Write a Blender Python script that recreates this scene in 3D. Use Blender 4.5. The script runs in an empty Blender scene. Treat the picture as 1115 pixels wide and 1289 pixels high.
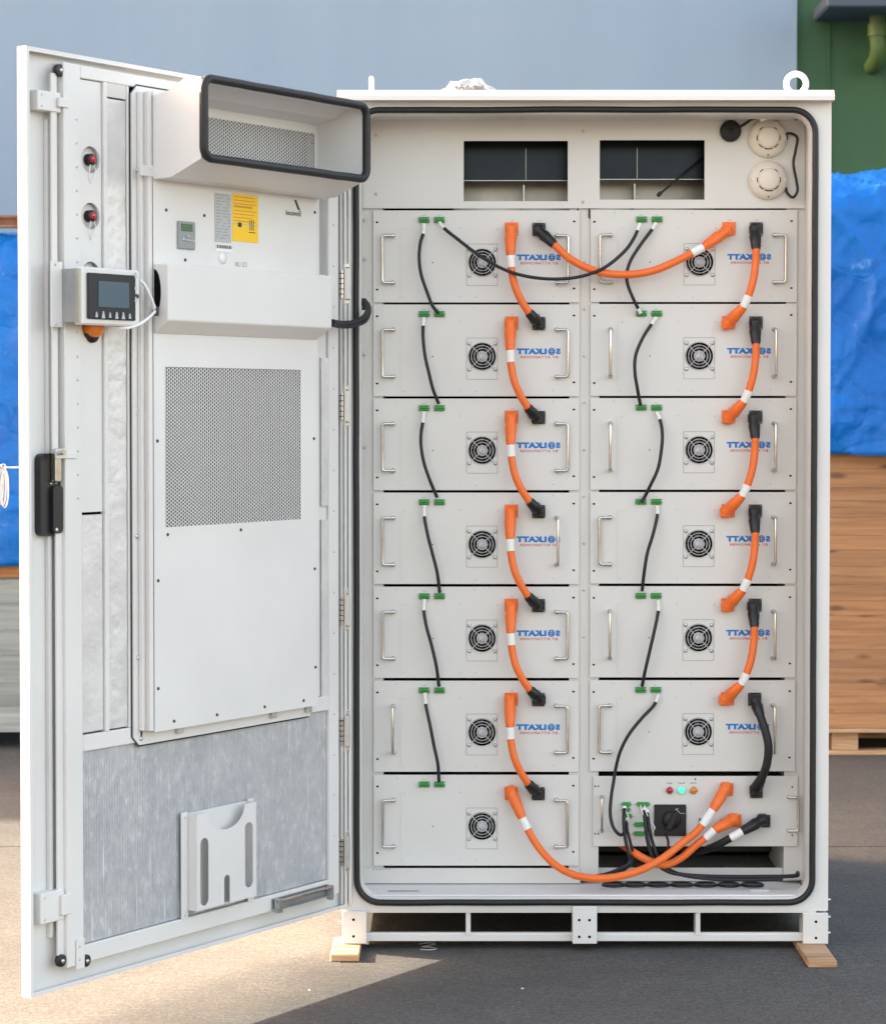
import bpy, math, random
from mathutils import Vector, Matrix, noise
random.seed(7)
R = math.radians
scene = bpy.context.scene

# ------------------------------------------------------------------ camera, sky, sun, exposure
F_PX, CX, CY, H, PITCH = 3055.0, 557.5, 603.0, 1.453, R(1.6)
cam_d = bpy.data.cameras.new('camera'); cam = bpy.data.objects.new('camera', cam_d)
scene.collection.objects.link(cam); scene.camera = cam
cam.location = (0, 0, H); cam.rotation_euler = (R(90) - PITCH, 0, 0)
cam_d.sensor_fit = 'HORIZONTAL'; cam_d.sensor_width = 36.0
cam_d.lens = F_PX / 1115 * 36
cam_d.shift_y = -(644.5 - CY) / 1115
cam_d.clip_start = 0.1; cam_d.clip_end = 1000
cam_d.dof.use_dof = True; cam_d.dof.focus_distance = 6.25; cam_d.dof.aperture_fstop = 9.0

TO_SUN = Vector((-1.0, 0.40, 0.42)).normalized()
world = bpy.data.worlds.new('World'); scene.world = world; world.use_nodes = True
wn = world.node_tree
sky = wn.nodes.new('ShaderNodeTexSky'); sky.sky_type = 'NISHITA'; sky.sun_disc = False
sky.sun_elevation = math.asin(TO_SUN.z); sky.sun_rotation = math.atan2(TO_SUN.x, TO_SUN.y)
sky.dust_density = 4.0; sky.ozone_density = 0.6; sky.air_density = 0.9
tint = wn.nodes.new('ShaderNodeVectorMath'); tint.operation = 'MULTIPLY'; tint.inputs[1].default_value = (1.28, 1.01, 0.785)   # hazy, milky sky
wn.links.new(sky.outputs[0], tint.inputs[0]); wn.links.new(tint.outputs[0], wn.nodes['Background'].inputs[0])
wn.nodes['Background'].inputs[1].default_value = 0.15
sun_d = bpy.data.lights.new('sun', 'SUN'); sun_d.energy = 3.5; sun_d.angle = R(0.53); sun_d.color = (1.0, 0.86, 0.68)
sun = bpy.data.objects.new('sun', sun_d); scene.collection.objects.link(sun)
sun.rotation_euler = (-TO_SUN).to_track_quat('-Z', 'Y').to_euler(); sun.location = (-8, 3, 8)
vs = scene.view_settings
vs.view_transform = 'Standard'; vs.look = 'None'; vs.gamma = 1.0; vs.use_curve_mapping = False
vs.exposure = 2.7

# ------------------------------------------------------------------ measuring helpers
FWD = Vector((0, math.cos(PITCH), -math.sin(PITCH))); UP = Vector((0, math.sin(PITCH), math.cos(PITCH)))
EYE = Vector((0, 0, H))
def ray(px, py): return FWD + Vector(((px - CX) / F_PX, 0, 0)) + UP * ((CY - py) / F_PX)
def P(px, py, y):                       # point seen at photo pixel, on the vertical plane at distance y
    d = ray(px, py); return EYE + d * (y / d.y)
def X(px, y): return P(px, 600, y).x
def Z(py, y): return P(557, py, y).z
def ground_y(py):
    d = ray(557, py); return -H / d.z * d.y

Y0 = 6.50                               # front face of the cabinet
YM = 6.66                               # face of the battery modules
SM = 1 / (F_PX / YM)                    # metres per photo pixel on the module plane

HINGE = Vector((X(437, Y0), Y0 - 0.01, 0))
UDIR = Vector((-0.559, -0.829, 0)).normalized()
DANG = math.atan2(UDIR.y, UDIR.x)
MD = Matrix.Translation(HINGE) @ Matrix.Rotation(DANG, 4, 'Z')      # door frame: x = along the leaf, y = out of its inner face
MDI = MD.inverted()
def D(px, py, n=0.0):                   # (u, z) on the door plane offset n
    o = MDI @ EYE; d = MDI.to_3x3() @ ray(px, py)
    t = (n - o.y) / d.y; p = o + d * t
    return p.x, p.z
def DU(px, u, py=500):                  # (n, z) where the ray meets the plane u = const
    o = MDI @ EYE; d = MDI.to_3x3() @ ray(px, py)
    t = (u - o.x) / d.x; p = o + d * t
    return p.y, p.z

# ------------------------------------------------------------------ materials
MATS = {}
def mat(name, col, rough=0.5, metal=0.0, var=0.0, vscale=6.0, bump=0.0, bscale=200.0, coat=0.0, emit=None, alpha=None, spec=None):
    m = bpy.data.materials.new(name); m.use_nodes = True
    nt = m.node_tree; b = nt.nodes['Principled BSDF']
    b.inputs['Base Color'].default_value = (*col, 1); b.inputs['Roughness'].default_value = rough
    b.inputs['Metallic'].default_value = metal
    if coat: b.inputs['Coat Weight'].default_value = coat
    if spec is not None: b.inputs['Specular IOR Level'].default_value = spec
    tc = nt.nodes.new('ShaderNodeTexCoord')
    if var:
        n = nt.nodes.new('ShaderNodeTexNoise'); n.inputs['Scale'].default_value = vscale; n.inputs['Detail'].default_value = 6
        nt.links.new(tc.outputs['Object'], n.inputs['Vector'])
        mr = nt.nodes.new('ShaderNodeMapRange'); mr.inputs[1].default_value = 0.3; mr.inputs[2].default_value = 0.7
        mr.inputs[3].default_value = 1 - var; mr.inputs[4].default_value = 1 + var * 0.6
        nt.links.new(n.outputs[0], mr.inputs[0])
        mx = nt.nodes.new('ShaderNodeVectorMath'); mx.operation = 'SCALE'; mx.inputs[0].default_value = col
        nt.links.new(mr.outputs[0], mx.inputs['Scale']); nt.links.new(mx.outputs[0], b.inputs['Base Color'])
        mr2 = nt.nodes.new('ShaderNodeMapRange'); mr2.inputs[3].default_value = rough - 0.08; mr2.inputs[4].default_value = rough + 0.1
        nt.links.new(n.outputs[0], mr2.inputs[0]); nt.links.new(mr2.outputs[0], b.inputs['Roughness'])
    if bump:
        n = nt.nodes.new('ShaderNodeTexNoise'); n.inputs['Scale'].default_value = bscale; n.inputs['Detail'].default_value = 3
        nt.links.new(tc.outputs['Object'], n.inputs['Vector'])
        bp = nt.nodes.new('ShaderNodeBump'); bp.inputs['Strength'].default_value = bump; bp.inputs['Distance'].default_value = 0.002
        nt.links.new(n.outputs[0], bp.inputs['Height']); nt.links.new(bp.outputs[0], b.inputs['Normal'])
    if emit:
        b.inputs['Emission Color'].default_value = (*emit[0], 1); b.inputs['Emission Strength'].default_value = emit[1]
    if alpha is not None: b.inputs['Alpha'].default_value = alpha
    MATS[name] = m
    return m
mat('door_paint', (0.70, 0.695, 0.68), 0.38, var=0.055, vscale=3, bump=0.06, bscale=350)
mat('panel_paint', (0.665, 0.655, 0.63), 0.42, var=0.055, vscale=4, bump=0.05, bscale=400)
mat('rail_paint', (0.62, 0.605, 0.575), 0.45, var=0.04, vscale=5, bump=0.05, bscale=400)
mat('ac_paint', (0.71, 0.70, 0.685), 0.4, var=0.055, vscale=3, bump=0.05, bscale=400)
mat('liner_board', (0.66, 0.655, 0.65), 0.36, metal=0.25, var=0.10, vscale=14, bump=0.6, bscale=70)
mat('white_label', (0.82, 0.82, 0.80), 0.5, var=0.05, vscale=40)
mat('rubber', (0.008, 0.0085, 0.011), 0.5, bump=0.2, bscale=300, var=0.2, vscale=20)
mat('black_plastic', (0.010, 0.0105, 0.013), 0.4, bump=0.1, bscale=300)
mat('dark_screen', (0.012, 0.015, 0.022), 0.35, spec=0.3)
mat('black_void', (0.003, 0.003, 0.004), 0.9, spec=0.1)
mat('orange_plastic', (0.86, 0.165, 0.022), 0.38, var=0.06, vscale=30)
mat('orange_cable', (0.83, 0.16, 0.02), 0.42, var=0.06, vscale=20, bump=0.1, bscale=100)
mat('green_plastic', (0.03, 0.26, 0.05), 0.4)
mat('steel', (0.62, 0.60, 0.57), 0.22, metal=1.0, var=0.05, vscale=40)
mat('zinc', (0.58, 0.59, 0.60), 0.38, metal=0.9, var=0.12, vscale=60)
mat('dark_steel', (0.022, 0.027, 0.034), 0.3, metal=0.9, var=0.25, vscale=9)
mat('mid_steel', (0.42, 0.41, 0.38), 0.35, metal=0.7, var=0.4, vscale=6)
mat('galv_steel', (0.42, 0.44, 0.45), 0.3, metal=0.85, var=0.15, vscale=14)
mat('fan_wire', (0.62, 0.62, 0.62), 0.35)
mat('fan_hub', (0.50, 0.50, 0.52), 0.5, var=0.5, vscale=150)
mat('brand_blue', (0.0, 0.17, 0.56), 0.5)
mat('brand_red', (0.55, 0.06, 0.05), 0.5)
mat('ink', (0.015, 0.015, 0.035), 0.6)
mat('grey_ink', (0.32, 0.31, 0.30), 0.6)
mat('detector_plastic', (0.72, 0.66, 0.58), 0.45, var=0.03)
mat('sticker_yellow', (0.90, 0.56, 0.01), 0.45)
mat('sticker_silver', (0.42, 0.45, 0.48), 0.4, metal=0.3)
mat('sticker_print', (0.60, 0.28, 0.01), 0.5)
mat('display_grey', (0.26, 0.28, 0.29), 0.4)
mat('display_green', (0.02, 0.10, 0.035), 0.25)
mat('screen_glass', (0.055, 0.10, 0.14), 0.3, spec=0.3)
mat('red_lens', (0.42, 0.008, 0.03), 0.2, coat=0.5)
mat('green_lens', (0.02, 0.50, 0.16), 0.2, coat=0.5, emit=((0.05, 0.9, 0.35), 0.35))
mat('orange_lens', (0.75, 0.20, 0.008), 0.2, coat=0.5)
mat('breaker_blue', (0.08, 0.08, 0.35), 0.4)
mat('pipe_green', (0.10, 0.17, 0.05), 0.5, var=0.1)
mat('awning_grey', (0.06, 0.08, 0.11), 0.6, var=0.1)
mat('rope_white', (0.30, 0.30, 0.30), 0.7, bump=0.6, bscale=600)
mat('bolt_metal', (0.07, 0.07, 0.065), 0.4, metal=0.7)
mat('coil_blue_shade', (0.02, 0.025, 0.035), 0.5, var=0.6, vscale=9)  # condenser blue, blackened so the space behind the grilles looks shaded

def node_mat(name):
    m = bpy.data.materials.new(name); m.use_nodes = True; MATS[name] = m
    nt = m.node_tree
    return m, nt, nt.nodes['Principled BSDF'], nt.nodes.new('ShaderNodeTexCoord')
def nz(nt, tc, scale, detail=6, vec=None, out='Object', rough=0.55):
    n = nt.nodes.new('ShaderNodeTexNoise'); n.inputs['Scale'].default_value = scale; n.inputs['Detail'].default_value = detail
    n.inputs['Roughness'].default_value = rough
    if vec is not None:
        mp = nt.nodes.new('ShaderNodeMapping'); mp.inputs['Scale'].default_value = vec
        nt.links.new(tc.outputs[out], mp.inputs[0]); nt.links.new(mp.outputs[0], n.inputs['Vector'])
    else: nt.links.new(tc.outputs[out], n.inputs['Vector'])
    return n.outputs[0]
def ramp(nt, fac, stops):
    r = nt.nodes.new('ShaderNodeValToRGB'); cr = r.color_ramp
    while len(cr.elements) < len(stops): cr.elements.new(0.5)
    for e, (p, c) in zip(cr.elements, stops): e.position = p; e.color = (*c, 1)
    nt.links.new(fac, r.inputs[0]); return r.outputs[0]
def mixc(nt, f, a, b, mode='MIX'):
    m = nt.nodes.new('ShaderNodeMix'); m.data_type = 'RGBA'; m.blend_type = mode
    if isinstance(f, float): m.inputs[0].default_value = f
    else: nt.links.new(f, m.inputs[0])
    for s, v in ((6, a), (7, b)):
        if isinstance(v, tuple): m.inputs[s].default_value = (*v, 1)
        else: nt.links.new(v, m.inputs[s])
    return m.outputs[2]
def bump(nt, b, h, strength, dist=0.003):
    bp = nt.nodes.new('ShaderNodeBump'); bp.inputs['Strength'].default_value = strength; bp.inputs['Distance'].default_value = dist
    nt.links.new(h, bp.inputs['Height']); nt.links.new(bp.outputs[0], b.inputs['Normal'])

# concrete ground: speckled, faintly broom-swept, stained
m, nt, b, tc = node_mat('concrete')
fine = nz(nt, tc, 120, 5, rough=0.8); mid = nz(nt, tc, 5, 8, rough=0.65); big = nz(nt, tc, 0.7, 5)
swept = nz(nt, tc, 24, 5, (0.35, 2.2, 1), rough=0.7)
c = ramp(nt, mid, [(0.3, (0.064, 0.063, 0.061)), (0.7, (0.090, 0.089, 0.087))])
c = mixc(nt, 0.75, c, ramp(nt, fine, [(0.32, (0.25, 0.25, 0.25)), (0.5, (1.0, 1.0, 1.0)), (0.68, (1.9, 1.9, 1.86))]), 'MULTIPLY')
grain = nz(nt, tc, 48, 3, rough=0.8)
c = mixc(nt, 0.6, c, ramp(nt, grain, [(0.36, (0.62, 0.62, 0.62)), (0.5, (1.0, 1.0, 1.0)), (0.66, (1.45, 1.44, 1.42))]), 'MULTIPLY')
c = mixc(nt, 0.45, c, ramp(nt, swept, [(0.35, (0.75, 0.75, 0.75)), (0.6, (1.1, 1.1, 1.1))]), 'MULTIPLY')
c = mixc(nt, 0.8, c, ramp(nt, big, [(0.35, (0.85, 0.85, 0.86)), (0.65, (1.1, 1.09, 1.06))]), 'MULTIPLY')
nt.links.new(c, b.inputs['Base Color']); b.inputs['Roughness'].default_value = 0.85
bump(nt, b, fine, 0.6, 0.004)

m, nt, b, tc = node_mat('blue_wall_paint')
a = nz(nt, tc, 0.35, 5); st = nz(nt, tc, 1.2, 6, (1.5, 1.5, 0.12)); f = nz(nt, tc, 40, 3)
c = ramp(nt, a, [(0.35, (0.255, 0.345, 0.44)), (0.65, (0.29, 0.375, 0.465))])
c = mixc(nt, 0.4, c, ramp(nt, st, [(0.35, (0.86, 0.88, 0.9)), (0.6, (1.04, 1.04, 1.03))]), 'MULTIPLY')
nt.links.new(c, b.inputs['Base Color']); b.inputs['Roughness'].default_value = 0.75; bump(nt, b, f, 0.3)
m, nt, b, tc = node_mat('green_wall_paint')
a = nz(nt, tc, 0.9, 6); st = nz(nt, tc, 1.5, 6, (1.5, 1.5, 0.15)); f = nz(nt, tc, 40, 3)
c = ramp(nt, a, [(0.35, (0.030, 0.098, 0.040)), (0.65, (0.048, 0.128, 0.056))])
c = mixc(nt, 0.5, c, ramp(nt, st, [(0.35, (0.7, 0.75, 0.75)), (0.6, (1.08, 1.05, 1.05))]), 'MULTIPLY')
nt.links.new(c, b.inputs['Base Color']); b.inputs['Roughness'].default_value = 0.7; bump(nt, b, f, 0.3)

m, nt, b, tc = node_mat('tarp_blue')
a = nz(nt, tc, 2.2, 6); w = nz(nt, tc, 14, 8, rough=0.7)
c = ramp(nt, a, [(0.35, (0.0, 0.105, 0.43)), (0.65, (0.0, 0.150, 0.56))])
c = mixc(nt, ramp(nt, w, [(0.62, (0, 0, 0)), (0.75, (0.6, 0.6, 0.6))]), c, (0.18, 0.36, 0.70))
nt.links.new(c, b.inputs['Base Color']); b.inputs['Roughness'].default_value = 0.4; b.inputs['Specular IOR Level'].default_value = 0.3; 
vo = nt.nodes.new('ShaderNodeTexVoronoi'); vo.feature = 'DISTANCE_TO_EDGE'; vo.inputs['Scale'].default_value = 5.5
dn = nt.nodes.new('ShaderNodeTexNoise'); dn.inputs['Scale'].default_value = 3; nt.links.new(tc.outputs['Object'], dn.inputs['Vector'])
va = nt.nodes.new('ShaderNodeVectorMath'); va.operation = 'MULTIPLY_ADD'; va.inputs[1].default_value = (0.5, 0.5, 0.5)
nt.links.new(dn.outputs['Color'], va.inputs[0]); nt.links.new(tc.outputs['Object'], va.inputs[2]); nt.links.new(va.outputs[0], vo.inputs['Vector'])
sm = nt.nodes.new('ShaderNodeMath'); sm.operation = 'MINIMUM'; sm.inputs[1].default_value = 0.12; nt.links.new(vo.outputs['Distance'], sm.inputs[0])
m2 = nt.nodes.new('ShaderNodeMath'); m2.operation = 'MULTIPLY_ADD'; m2.inputs[1].default_value = 2.0
nt.links.new(sm.outputs[0], m2.inputs[0]); nt.links.new(nz(nt, tc, 9, 8, rough=0.7), m2.inputs[2]); bump(nt, b, m2.outputs[0], 0.5, 0.02)

def wood(name, c0, c1, c2, knots=True, sc=1.0):
    m, nt, b, tc = node_mat(name)
    oi = nt.nodes.new('ShaderNodeObjectInfo')
    va = nt.nodes.new('ShaderNodeVectorMath'); va.operation = 'SCALE'; va.inputs[0].default_value = (17, 9, 23)
    nt.links.new(oi.outputs['Random'], va.inputs['Scale'])
    ad = nt.nodes.new('ShaderNodeVectorMath'); nt.links.new(tc.outputs['Object'], ad.inputs[0]); nt.links.new(va.outputs[0], ad.inputs[1])
    mp = nt.nodes.new('ShaderNodeMapping'); mp.inputs['Scale'].default_value = (1.6 * sc, 14 * sc, 34 * sc); nt.links.new(ad.outputs[0], mp.inputs[0])
    n = nt.nodes.new('ShaderNodeTexNoise'); n.inputs['Scale'].default_value = 1.5; n.inputs['Detail'].default_value = 8; n.inputs['Distortion'].default_value = 0.6
    nt.links.new(mp.outputs[0], n.inputs['Vector'])
    c = ramp(nt, n.outputs[0], [(0.3, c0), (0.52, c1), (0.72, c2)])
    hv = nt.nodes.new('ShaderNodeMapRange'); hv.inputs[3].default_value = 0.86; hv.inputs[4].default_value = 1.1
    nt.links.new(oi.outputs['Random'], hv.inputs[0])
    sc_ = nt.nodes.new('ShaderNodeVectorMath'); sc_.operation = 'SCALE'; nt.links.new(c, sc_.inputs[0]); nt.links.new(hv.outputs[0], sc_.inputs['Scale'])
    c = sc_.outputs[0]
    if knots:
        mp2 = nt.nodes.new('ShaderNodeMapping'); mp2.inputs['Scale'].default_value = (5, 8, 16); nt.links.new(ad.outputs[0], mp2.inputs[0])
        v = nt.nodes.new('ShaderNodeTexVoronoi'); v.inputs['Scale'].default_value = 1.0; nt.links.new(mp2.outputs[0], v.inputs['Vector'])
        c = mixc(nt, ramp(nt, v.outputs['Distance'], [(0.10, (0.9, 0.9, 0.9)), (0.26, (0, 0, 0))]), c, (c0[0] * 0.4, c0[1] * 0.33, c0[2] * 0.3))
    nt.links.new(c, b.inputs['Base Color']); b.inputs['Roughness'].default_value = 0.65; bump(nt, b, n.outputs[0], 0.4)
wood('crate_wood', (0.25, 0.105, 0.032), (0.36, 0.165, 0.058), (0.44, 0.225, 0.09))
wood('grey_wood', (0.17, 0.20, 0.215), (0.24, 0.28, 0.295), (0.31, 0.35, 0.36), False)
wood('timber', (0.34, 0.19, 0.09), (0.50, 0.31, 0.17), (0.62, 0.42, 0.25), False, 2.0)
m, nt, b, tc = node_mat('rust')
a = nz(nt, tc, 9, 8)
nt.links.new(ramp(nt, a, [(0.3, (0.09, 0.035, 0.02)), (0.7, (0.26, 0.13, 0.09))]), b.inputs['Base Color']); b.inputs['Roughness'].default_value = 0.9; bump(nt, b, a, 0.5)

m, nt, b, tc = node_mat('foil_foam')       # silver foil over ribbed foam
wv = nt.nodes.new('ShaderNodeTexWave'); wv.wave_type = 'BANDS'; wv.bands_direction = 'X'; wv.inputs['Scale'].default_value = 62; wv.inputs['Distortion'].default_value = 0.35
wv.inputs['Detail'].default_value = 2; nt.links.new(tc.outputs['Object'], wv.inputs['Vector'])
a = nz(nt, tc, 7, 8, (1, 1, 0.8), rough=0.7); cr = nz(nt, tc, 55, 6, (1, 1, 0.5), rough=0.75); ln = nz(nt, tc, 70, 2, (1, 1, 0.05))
c = ramp(nt, a, [(0.35, (0.47, 0.49, 0.525)), (0.55, (0.54, 0.555, 0.58)), (0.75, (0.60, 0.61, 0.63))])
c = mixc(nt, 0.55, c, ramp(nt, cr, [(0.35, (0.72, 0.72, 0.72)), (0.55, (1.0, 1.0, 1.0)), (0.72, (1.7, 1.7, 1.7))]), 'MULTIPLY')
c = mixc(nt, ramp(nt, ln, [(0.66, (0, 0, 0)), (0.72, (0.7, 0.7, 0.7))]), c, (0.8, 0.8, 0.82))
c = mixc(nt, 0.35, c, ramp(nt, wv.outputs['Fac'], [(0.0, (0.72, 0.72, 0.74)), (0.6, (1.08, 1.08, 1.08))]), 'MULTIPLY')
nt.links.new(c, b.inputs['Base Color']); b.inputs['Roughness'].default_value = 0.4; b.inputs['Metallic'].default_value = 0.35
mh = nt.nodes.new('ShaderNodeMath'); mh.operation = 'MULTIPLY_ADD'; mh.inputs[1].default_value = 0.6
nt.links.new(wv.outputs['Fac'], mh.inputs[0]); nt.links.new(cr, mh.inputs[2]); bump(nt, b, mh.outputs[0], 0.5, 0.0018)

m, nt, b, tc = node_mat('clear_film')
b.inputs['Base Color'].default_value = (0.95, 0.96, 0.97, 1); b.inputs['Roughness'].default_value = 0.15
b.inputs['Alpha'].default_value = 0.03
bump(nt, b, nz(nt, tc, 30, 5), 1.0, 0.01)
m, nt, b, tc = node_mat('bag_plastic')
b.inputs['Base Color'].default_value = (0.93, 0.93, 0.95, 1); b.inputs['Roughness'].default_value = 0.2
b.inputs['Alpha'].default_value = 0.16
bump(nt, b, nz(nt, tc, 60, 5), 1.0, 0.01)

# ------------------------------------------------------------------ mesh builder
class MB:
    def __init__(s, M=None): s.v = []; s.f = []; s.fm = []; s.fs = []; s.mats = []; s.M = M.copy() if M else Matrix()
    def mi(s, m):
        if m not in s.mats: s.mats.append(m)
        return s.mats.index(m)
    def add(s, vs_, fs_, m, smooth=False, T=None):
        k = len(s.v); T = s.M @ T if T else s.M
        s.v += [T @ Vector(p) for p in vs_]; i = s.mi(m)
        for f in fs_: s.f.append([a + k for a in f]); s.fm.append(i); s.fs.append(smooth)
        return s
    def box(s, x0, x1, y0, y1, z0, z1, m, bev=0.0, T=None):
        x0, x1 = sorted((x0, x1)); y0, y1 = sorted((y0, y1)); z0, z1 = sorted((z0, z1))
        b_ = min(bev, (x1 - x0) * .45, (y1 - y0) * .45, (z1 - z0) * .45)
        if b_ <= 0:
            V = [(x, y, z) for z in (z0, z1) for y in (y0, y1) for x in (x0, x1)]
            Fc = [(0, 2, 3, 1), (4, 5, 7, 6), (0, 1, 5, 4), (2, 6, 7, 3), (0, 4, 6, 2), (1, 3, 7, 5)]
            return s.add(V, Fc, m, T=T)
        V = []; idx = {}
        for cz in (0, 1):
            for cy in (0, 1):
                for cx in (0, 1):
                    p = (x1 if cx else x0, y1 if cy else y0, z1 if cz else z0)
                    ins = (-b_ if cx else b_, -b_ if cy else b_, -b_ if cz else b_)
                    for a in range(3):
                        q = [p[k] + (0 if k == a else ins[k]) for k in range(3)]
                        idx[(cx, cy, cz, a)] = len(V); V.append(q)
        Fc = []
        for a in range(3):
            o = [k for k in range(3) if k != a]
            for sd in (0, 1):
                q = []
                for (i, j) in ((0, 0), (1, 0), (1, 1), (0, 1)):
                    c = [0, 0, 0]; c[a] = sd; c[o[0]] = i; c[o[1]] = j; q.append(idx[(*c, a)])
                flip = (sd == 0) != (a == 1)
                Fc.append(q[::-1] if flip else q)
            for (i, j) in ((0, 0), (1, 0), (1, 1), (0, 1)):
                c0 = [0, 0, 0]; c1 = [0, 0, 0]; c0[a] = 0; c1[a] = 1
                c0[o[0]] = c1[o[0]] = i; c0[o[1]] = c1[o[1]] = j
                Fc.append([idx[(*c0, o[0])], idx[(*c1, o[0])], idx[(*c1, o[1])], idx[(*c0, o[1])]])
        for cz in (0, 1):
            for cy in (0, 1):
                for cx in (0, 1): Fc.append([idx[(cx, cy, cz, 0)], idx[(cx, cy, cz, 1)], idx[(cx, cy, cz, 2)]])
        return s.add(V, Fc, m, T=T)
    def hexa(s, c, m):                   # 8 corners: 4 of one face, then the 4 opposite in the same order
        return s.add(c, [(3, 2, 1, 0), (4, 5, 6, 7), (0, 1, 5, 4), (1, 2, 6, 5), (2, 3, 7, 6), (3, 0, 4, 7)], m)
    def prism(s, pts, y0, y1, m, T=None):   # polygon in x,z extruded along y
        n = len(pts); V = [(x, y0, z) for x, z in pts] + [(x, y1, z) for x, z in pts]
        Fc = [list(range(n)), list(range(2 * n - 1, n - 1, -1))] + [(i, i + n, (i + 1) % n + n, (i + 1) % n) for i in range(n)]
        return s.add(V, Fc, m, T=T)
    def ring(s, A, B, y0, y1, m):        # plate between two loops of equal length
        n = len(A); V = [(x, y0, z) for x, z in A] + [(x, y0, z) for x, z in B] + [(x, y1, z) for x, z in A] + [(x, y1, z) for x, z in B]
        Fc = []
        for i in range(n):
            j = (i + 1) % n
            Fc += [(i, j, j + n, i + n), (i + 2 * n, i + 3 * n, j + 3 * n, j + 2 * n), (i, i + 2 * n, j + 2 * n, j), (i + n, j + n, j + 3 * n, i + 3 * n)]
        return s.add(V, Fc, m)
    def tube(s, pts, r, m, seg=10, closed=False, caps=True, T=None):
        pts = [Vector(p) for p in pts]; n = len(pts)
        rs = r if isinstance(r, (list, tuple)) else [r] * n
        V = []; up = None
        for i, p in enumerate(pts):
            a = pts[(i - 1) % n] if (i or closed) else p; c = pts[(i + 1) % n] if (i < n - 1 or closed) else p
            t = (c - a).normalized()
            if up is None: up = t.orthogonal().normalized()
            up = (up - t * up.dot(t))
            up = up.normalized() if up.length > 1e-6 else t.orthogonal().normalized()
            bi = t.cross(up)
            for k in range(seg):
                w = 2 * math.pi * k / seg; V.append(p + (up * math.cos(w) + bi * math.sin(w)) * rs[i])
        Fc = []
        for i in range(n if closed else n - 1):
            j = (i + 1) % n
            for k in range(seg): Fc.append((i * seg + k, i * seg + (k + 1) % seg, j * seg + (k + 1) % seg, j * seg + k))
        s.add(V, Fc, m, True, T=T)
        if caps and not closed:
            s.add([V[k] for k in range(seg)], [list(range(seg - 1, -1, -1))], m, T=T)
            s.add([V[(n - 1) * seg + k] for k in range(seg)], [list(range(seg))], m, T=T)
        return s
    def lathe(s, c, prof, m, seg=24, axis='Y', smooth=True, T=None):   # prof: (radius, offset) along -axis (towards the viewer)
        V = []; Fc = []
        for (r, o) in prof:
            for k in range(seg):
                w = 2 * math.pi * k / seg
                if axis == 'Y': V.append((c[0] + r * math.cos(w), c[1] - o, c[2] + r * math.sin(w)))
                elif axis == 'YN': V.append((c[0] + r * math.cos(w), c[1] + o, c[2] + r * math.sin(w)))
                else: V.append((c[0] + r * math.cos(w), c[1] + r * math.sin(w), c[2] + o))
        for i in range(len(prof) - 1):
            for k in range(seg): Fc.append((i * seg + k, i * seg + (k + 1) % seg, (i + 1) * seg + (k + 1) % seg, (i + 1) * seg + k))
        s.add(V, Fc, m, smooth, T=T)
        k0 = (len(prof) - 1) * seg
        s.add(V[k0:], [list(range(seg))], m, False, T=T)
        return s
    def text(s, txt, cx, cz, w, h, y, m, mirror=True, sx=1, bold=0.0, align='C'):
        cu = bpy.data.curves.new('t', 'FONT'); cu.body = txt; cu.size = 1; cu.offset = bold; cu.resolution_u = 3
        o = bpy.data.objects.new('t', cu); scene.collection.objects.link(o)
        bpy.context.view_layer.update()
        me = o.to_mesh()
        vv = [v.co.copy() for v in me.vertices]; ff = [list(p.vertices) for p in me.polygons]
        o.to_mesh_clear(); bpy.data.objects.remove(o); bpy.data.curves.remove(cu)
        x0 = min(v.x for v in vv); x1 = max(v.x for v in vv); y0 = min(v.y for v in vv); y1 = max(v.y for v in vv)
        q = []
        for v in vv:
            x = ((v.x - x0) / (x1 - x0) - 0.5) * w; z = ((v.y - y0) / (y1 - y0) - 0.5) * h
            q.append((cx + (-x if mirror else x) * sx, y, cz + z))
        return s.add(q, ff, m)
    def build(s, name, parent=None, stuff=False, link=True):
        me = bpy.data.meshes.new(name)
        inv = WM[parent].inverted() if parent is not None else Matrix()
        me.from_pydata([inv @ v for v in s.v], [], s.f)
        for m_ in s.mats: me.materials.append(MATS[m_])
        me.polygons.foreach_set('material_index', s.fm); me.polygons.foreach_set('use_smooth', s.fs)
        me.validate(); me.update()
        o = bpy.data.objects.new(name, me); scene.collection.objects.link(o)
        if parent is not None: o.parent = parent
        WM[o] = WM[parent].copy() if parent is not None else Matrix()
        if stuff: o['kind'] = 'stuff'
        return o
WM = {}
def empty(name, loc=(0, 0, 0), rz=0.0, parent=None):
    o = bpy.data.objects.new(name, None); scene.collection.objects.link(o)
    M = Matrix.Translation(loc) @ Matrix.Rotation(rz, 4, 'Z')
    if parent is not None:
        o.parent = parent; L = WM[parent].inverted() @ M
        o.location = L.to_translation(); o.rotation_euler = L.to_euler()
    else: o.location = loc; o.rotation_euler = (0, 0, rz)
    o.empty_display_size = 0.05; WM[o] = M
    return o
def tag(o, label, cat, group=None):
    o['label'] = label; o['category'] = cat
    if group: o['group'] = group
    return o
def struct(o): o['kind'] = 'structure'; return o
def kids(o): return [c for c in scene.collection.objects if c.parent == o]
def dup(root, dloc=(0, 0, 0)):
    r = root.copy(); scene.collection.objects.link(r); r.location = root.location + Vector(dloc)
    WM[r] = Matrix.Translation(dloc) @ WM[root]
    for c in kids(root):
        d = c.copy(); scene.collection.objects.link(d); d.parent = r
        for g in kids(c):
            e = g.copy(); scene.collection.objects.link(e); e.parent = d
    return r
def piece(src, loc, parent, name=None, rz=0.0):     # a copy sharing src's mesh, placed in the parent's local space
    o = src.copy(); scene.collection.objects.link(o); o.parent = parent; o.location = loc; o.rotation_euler = (0, 0, rz)
    return o
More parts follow.
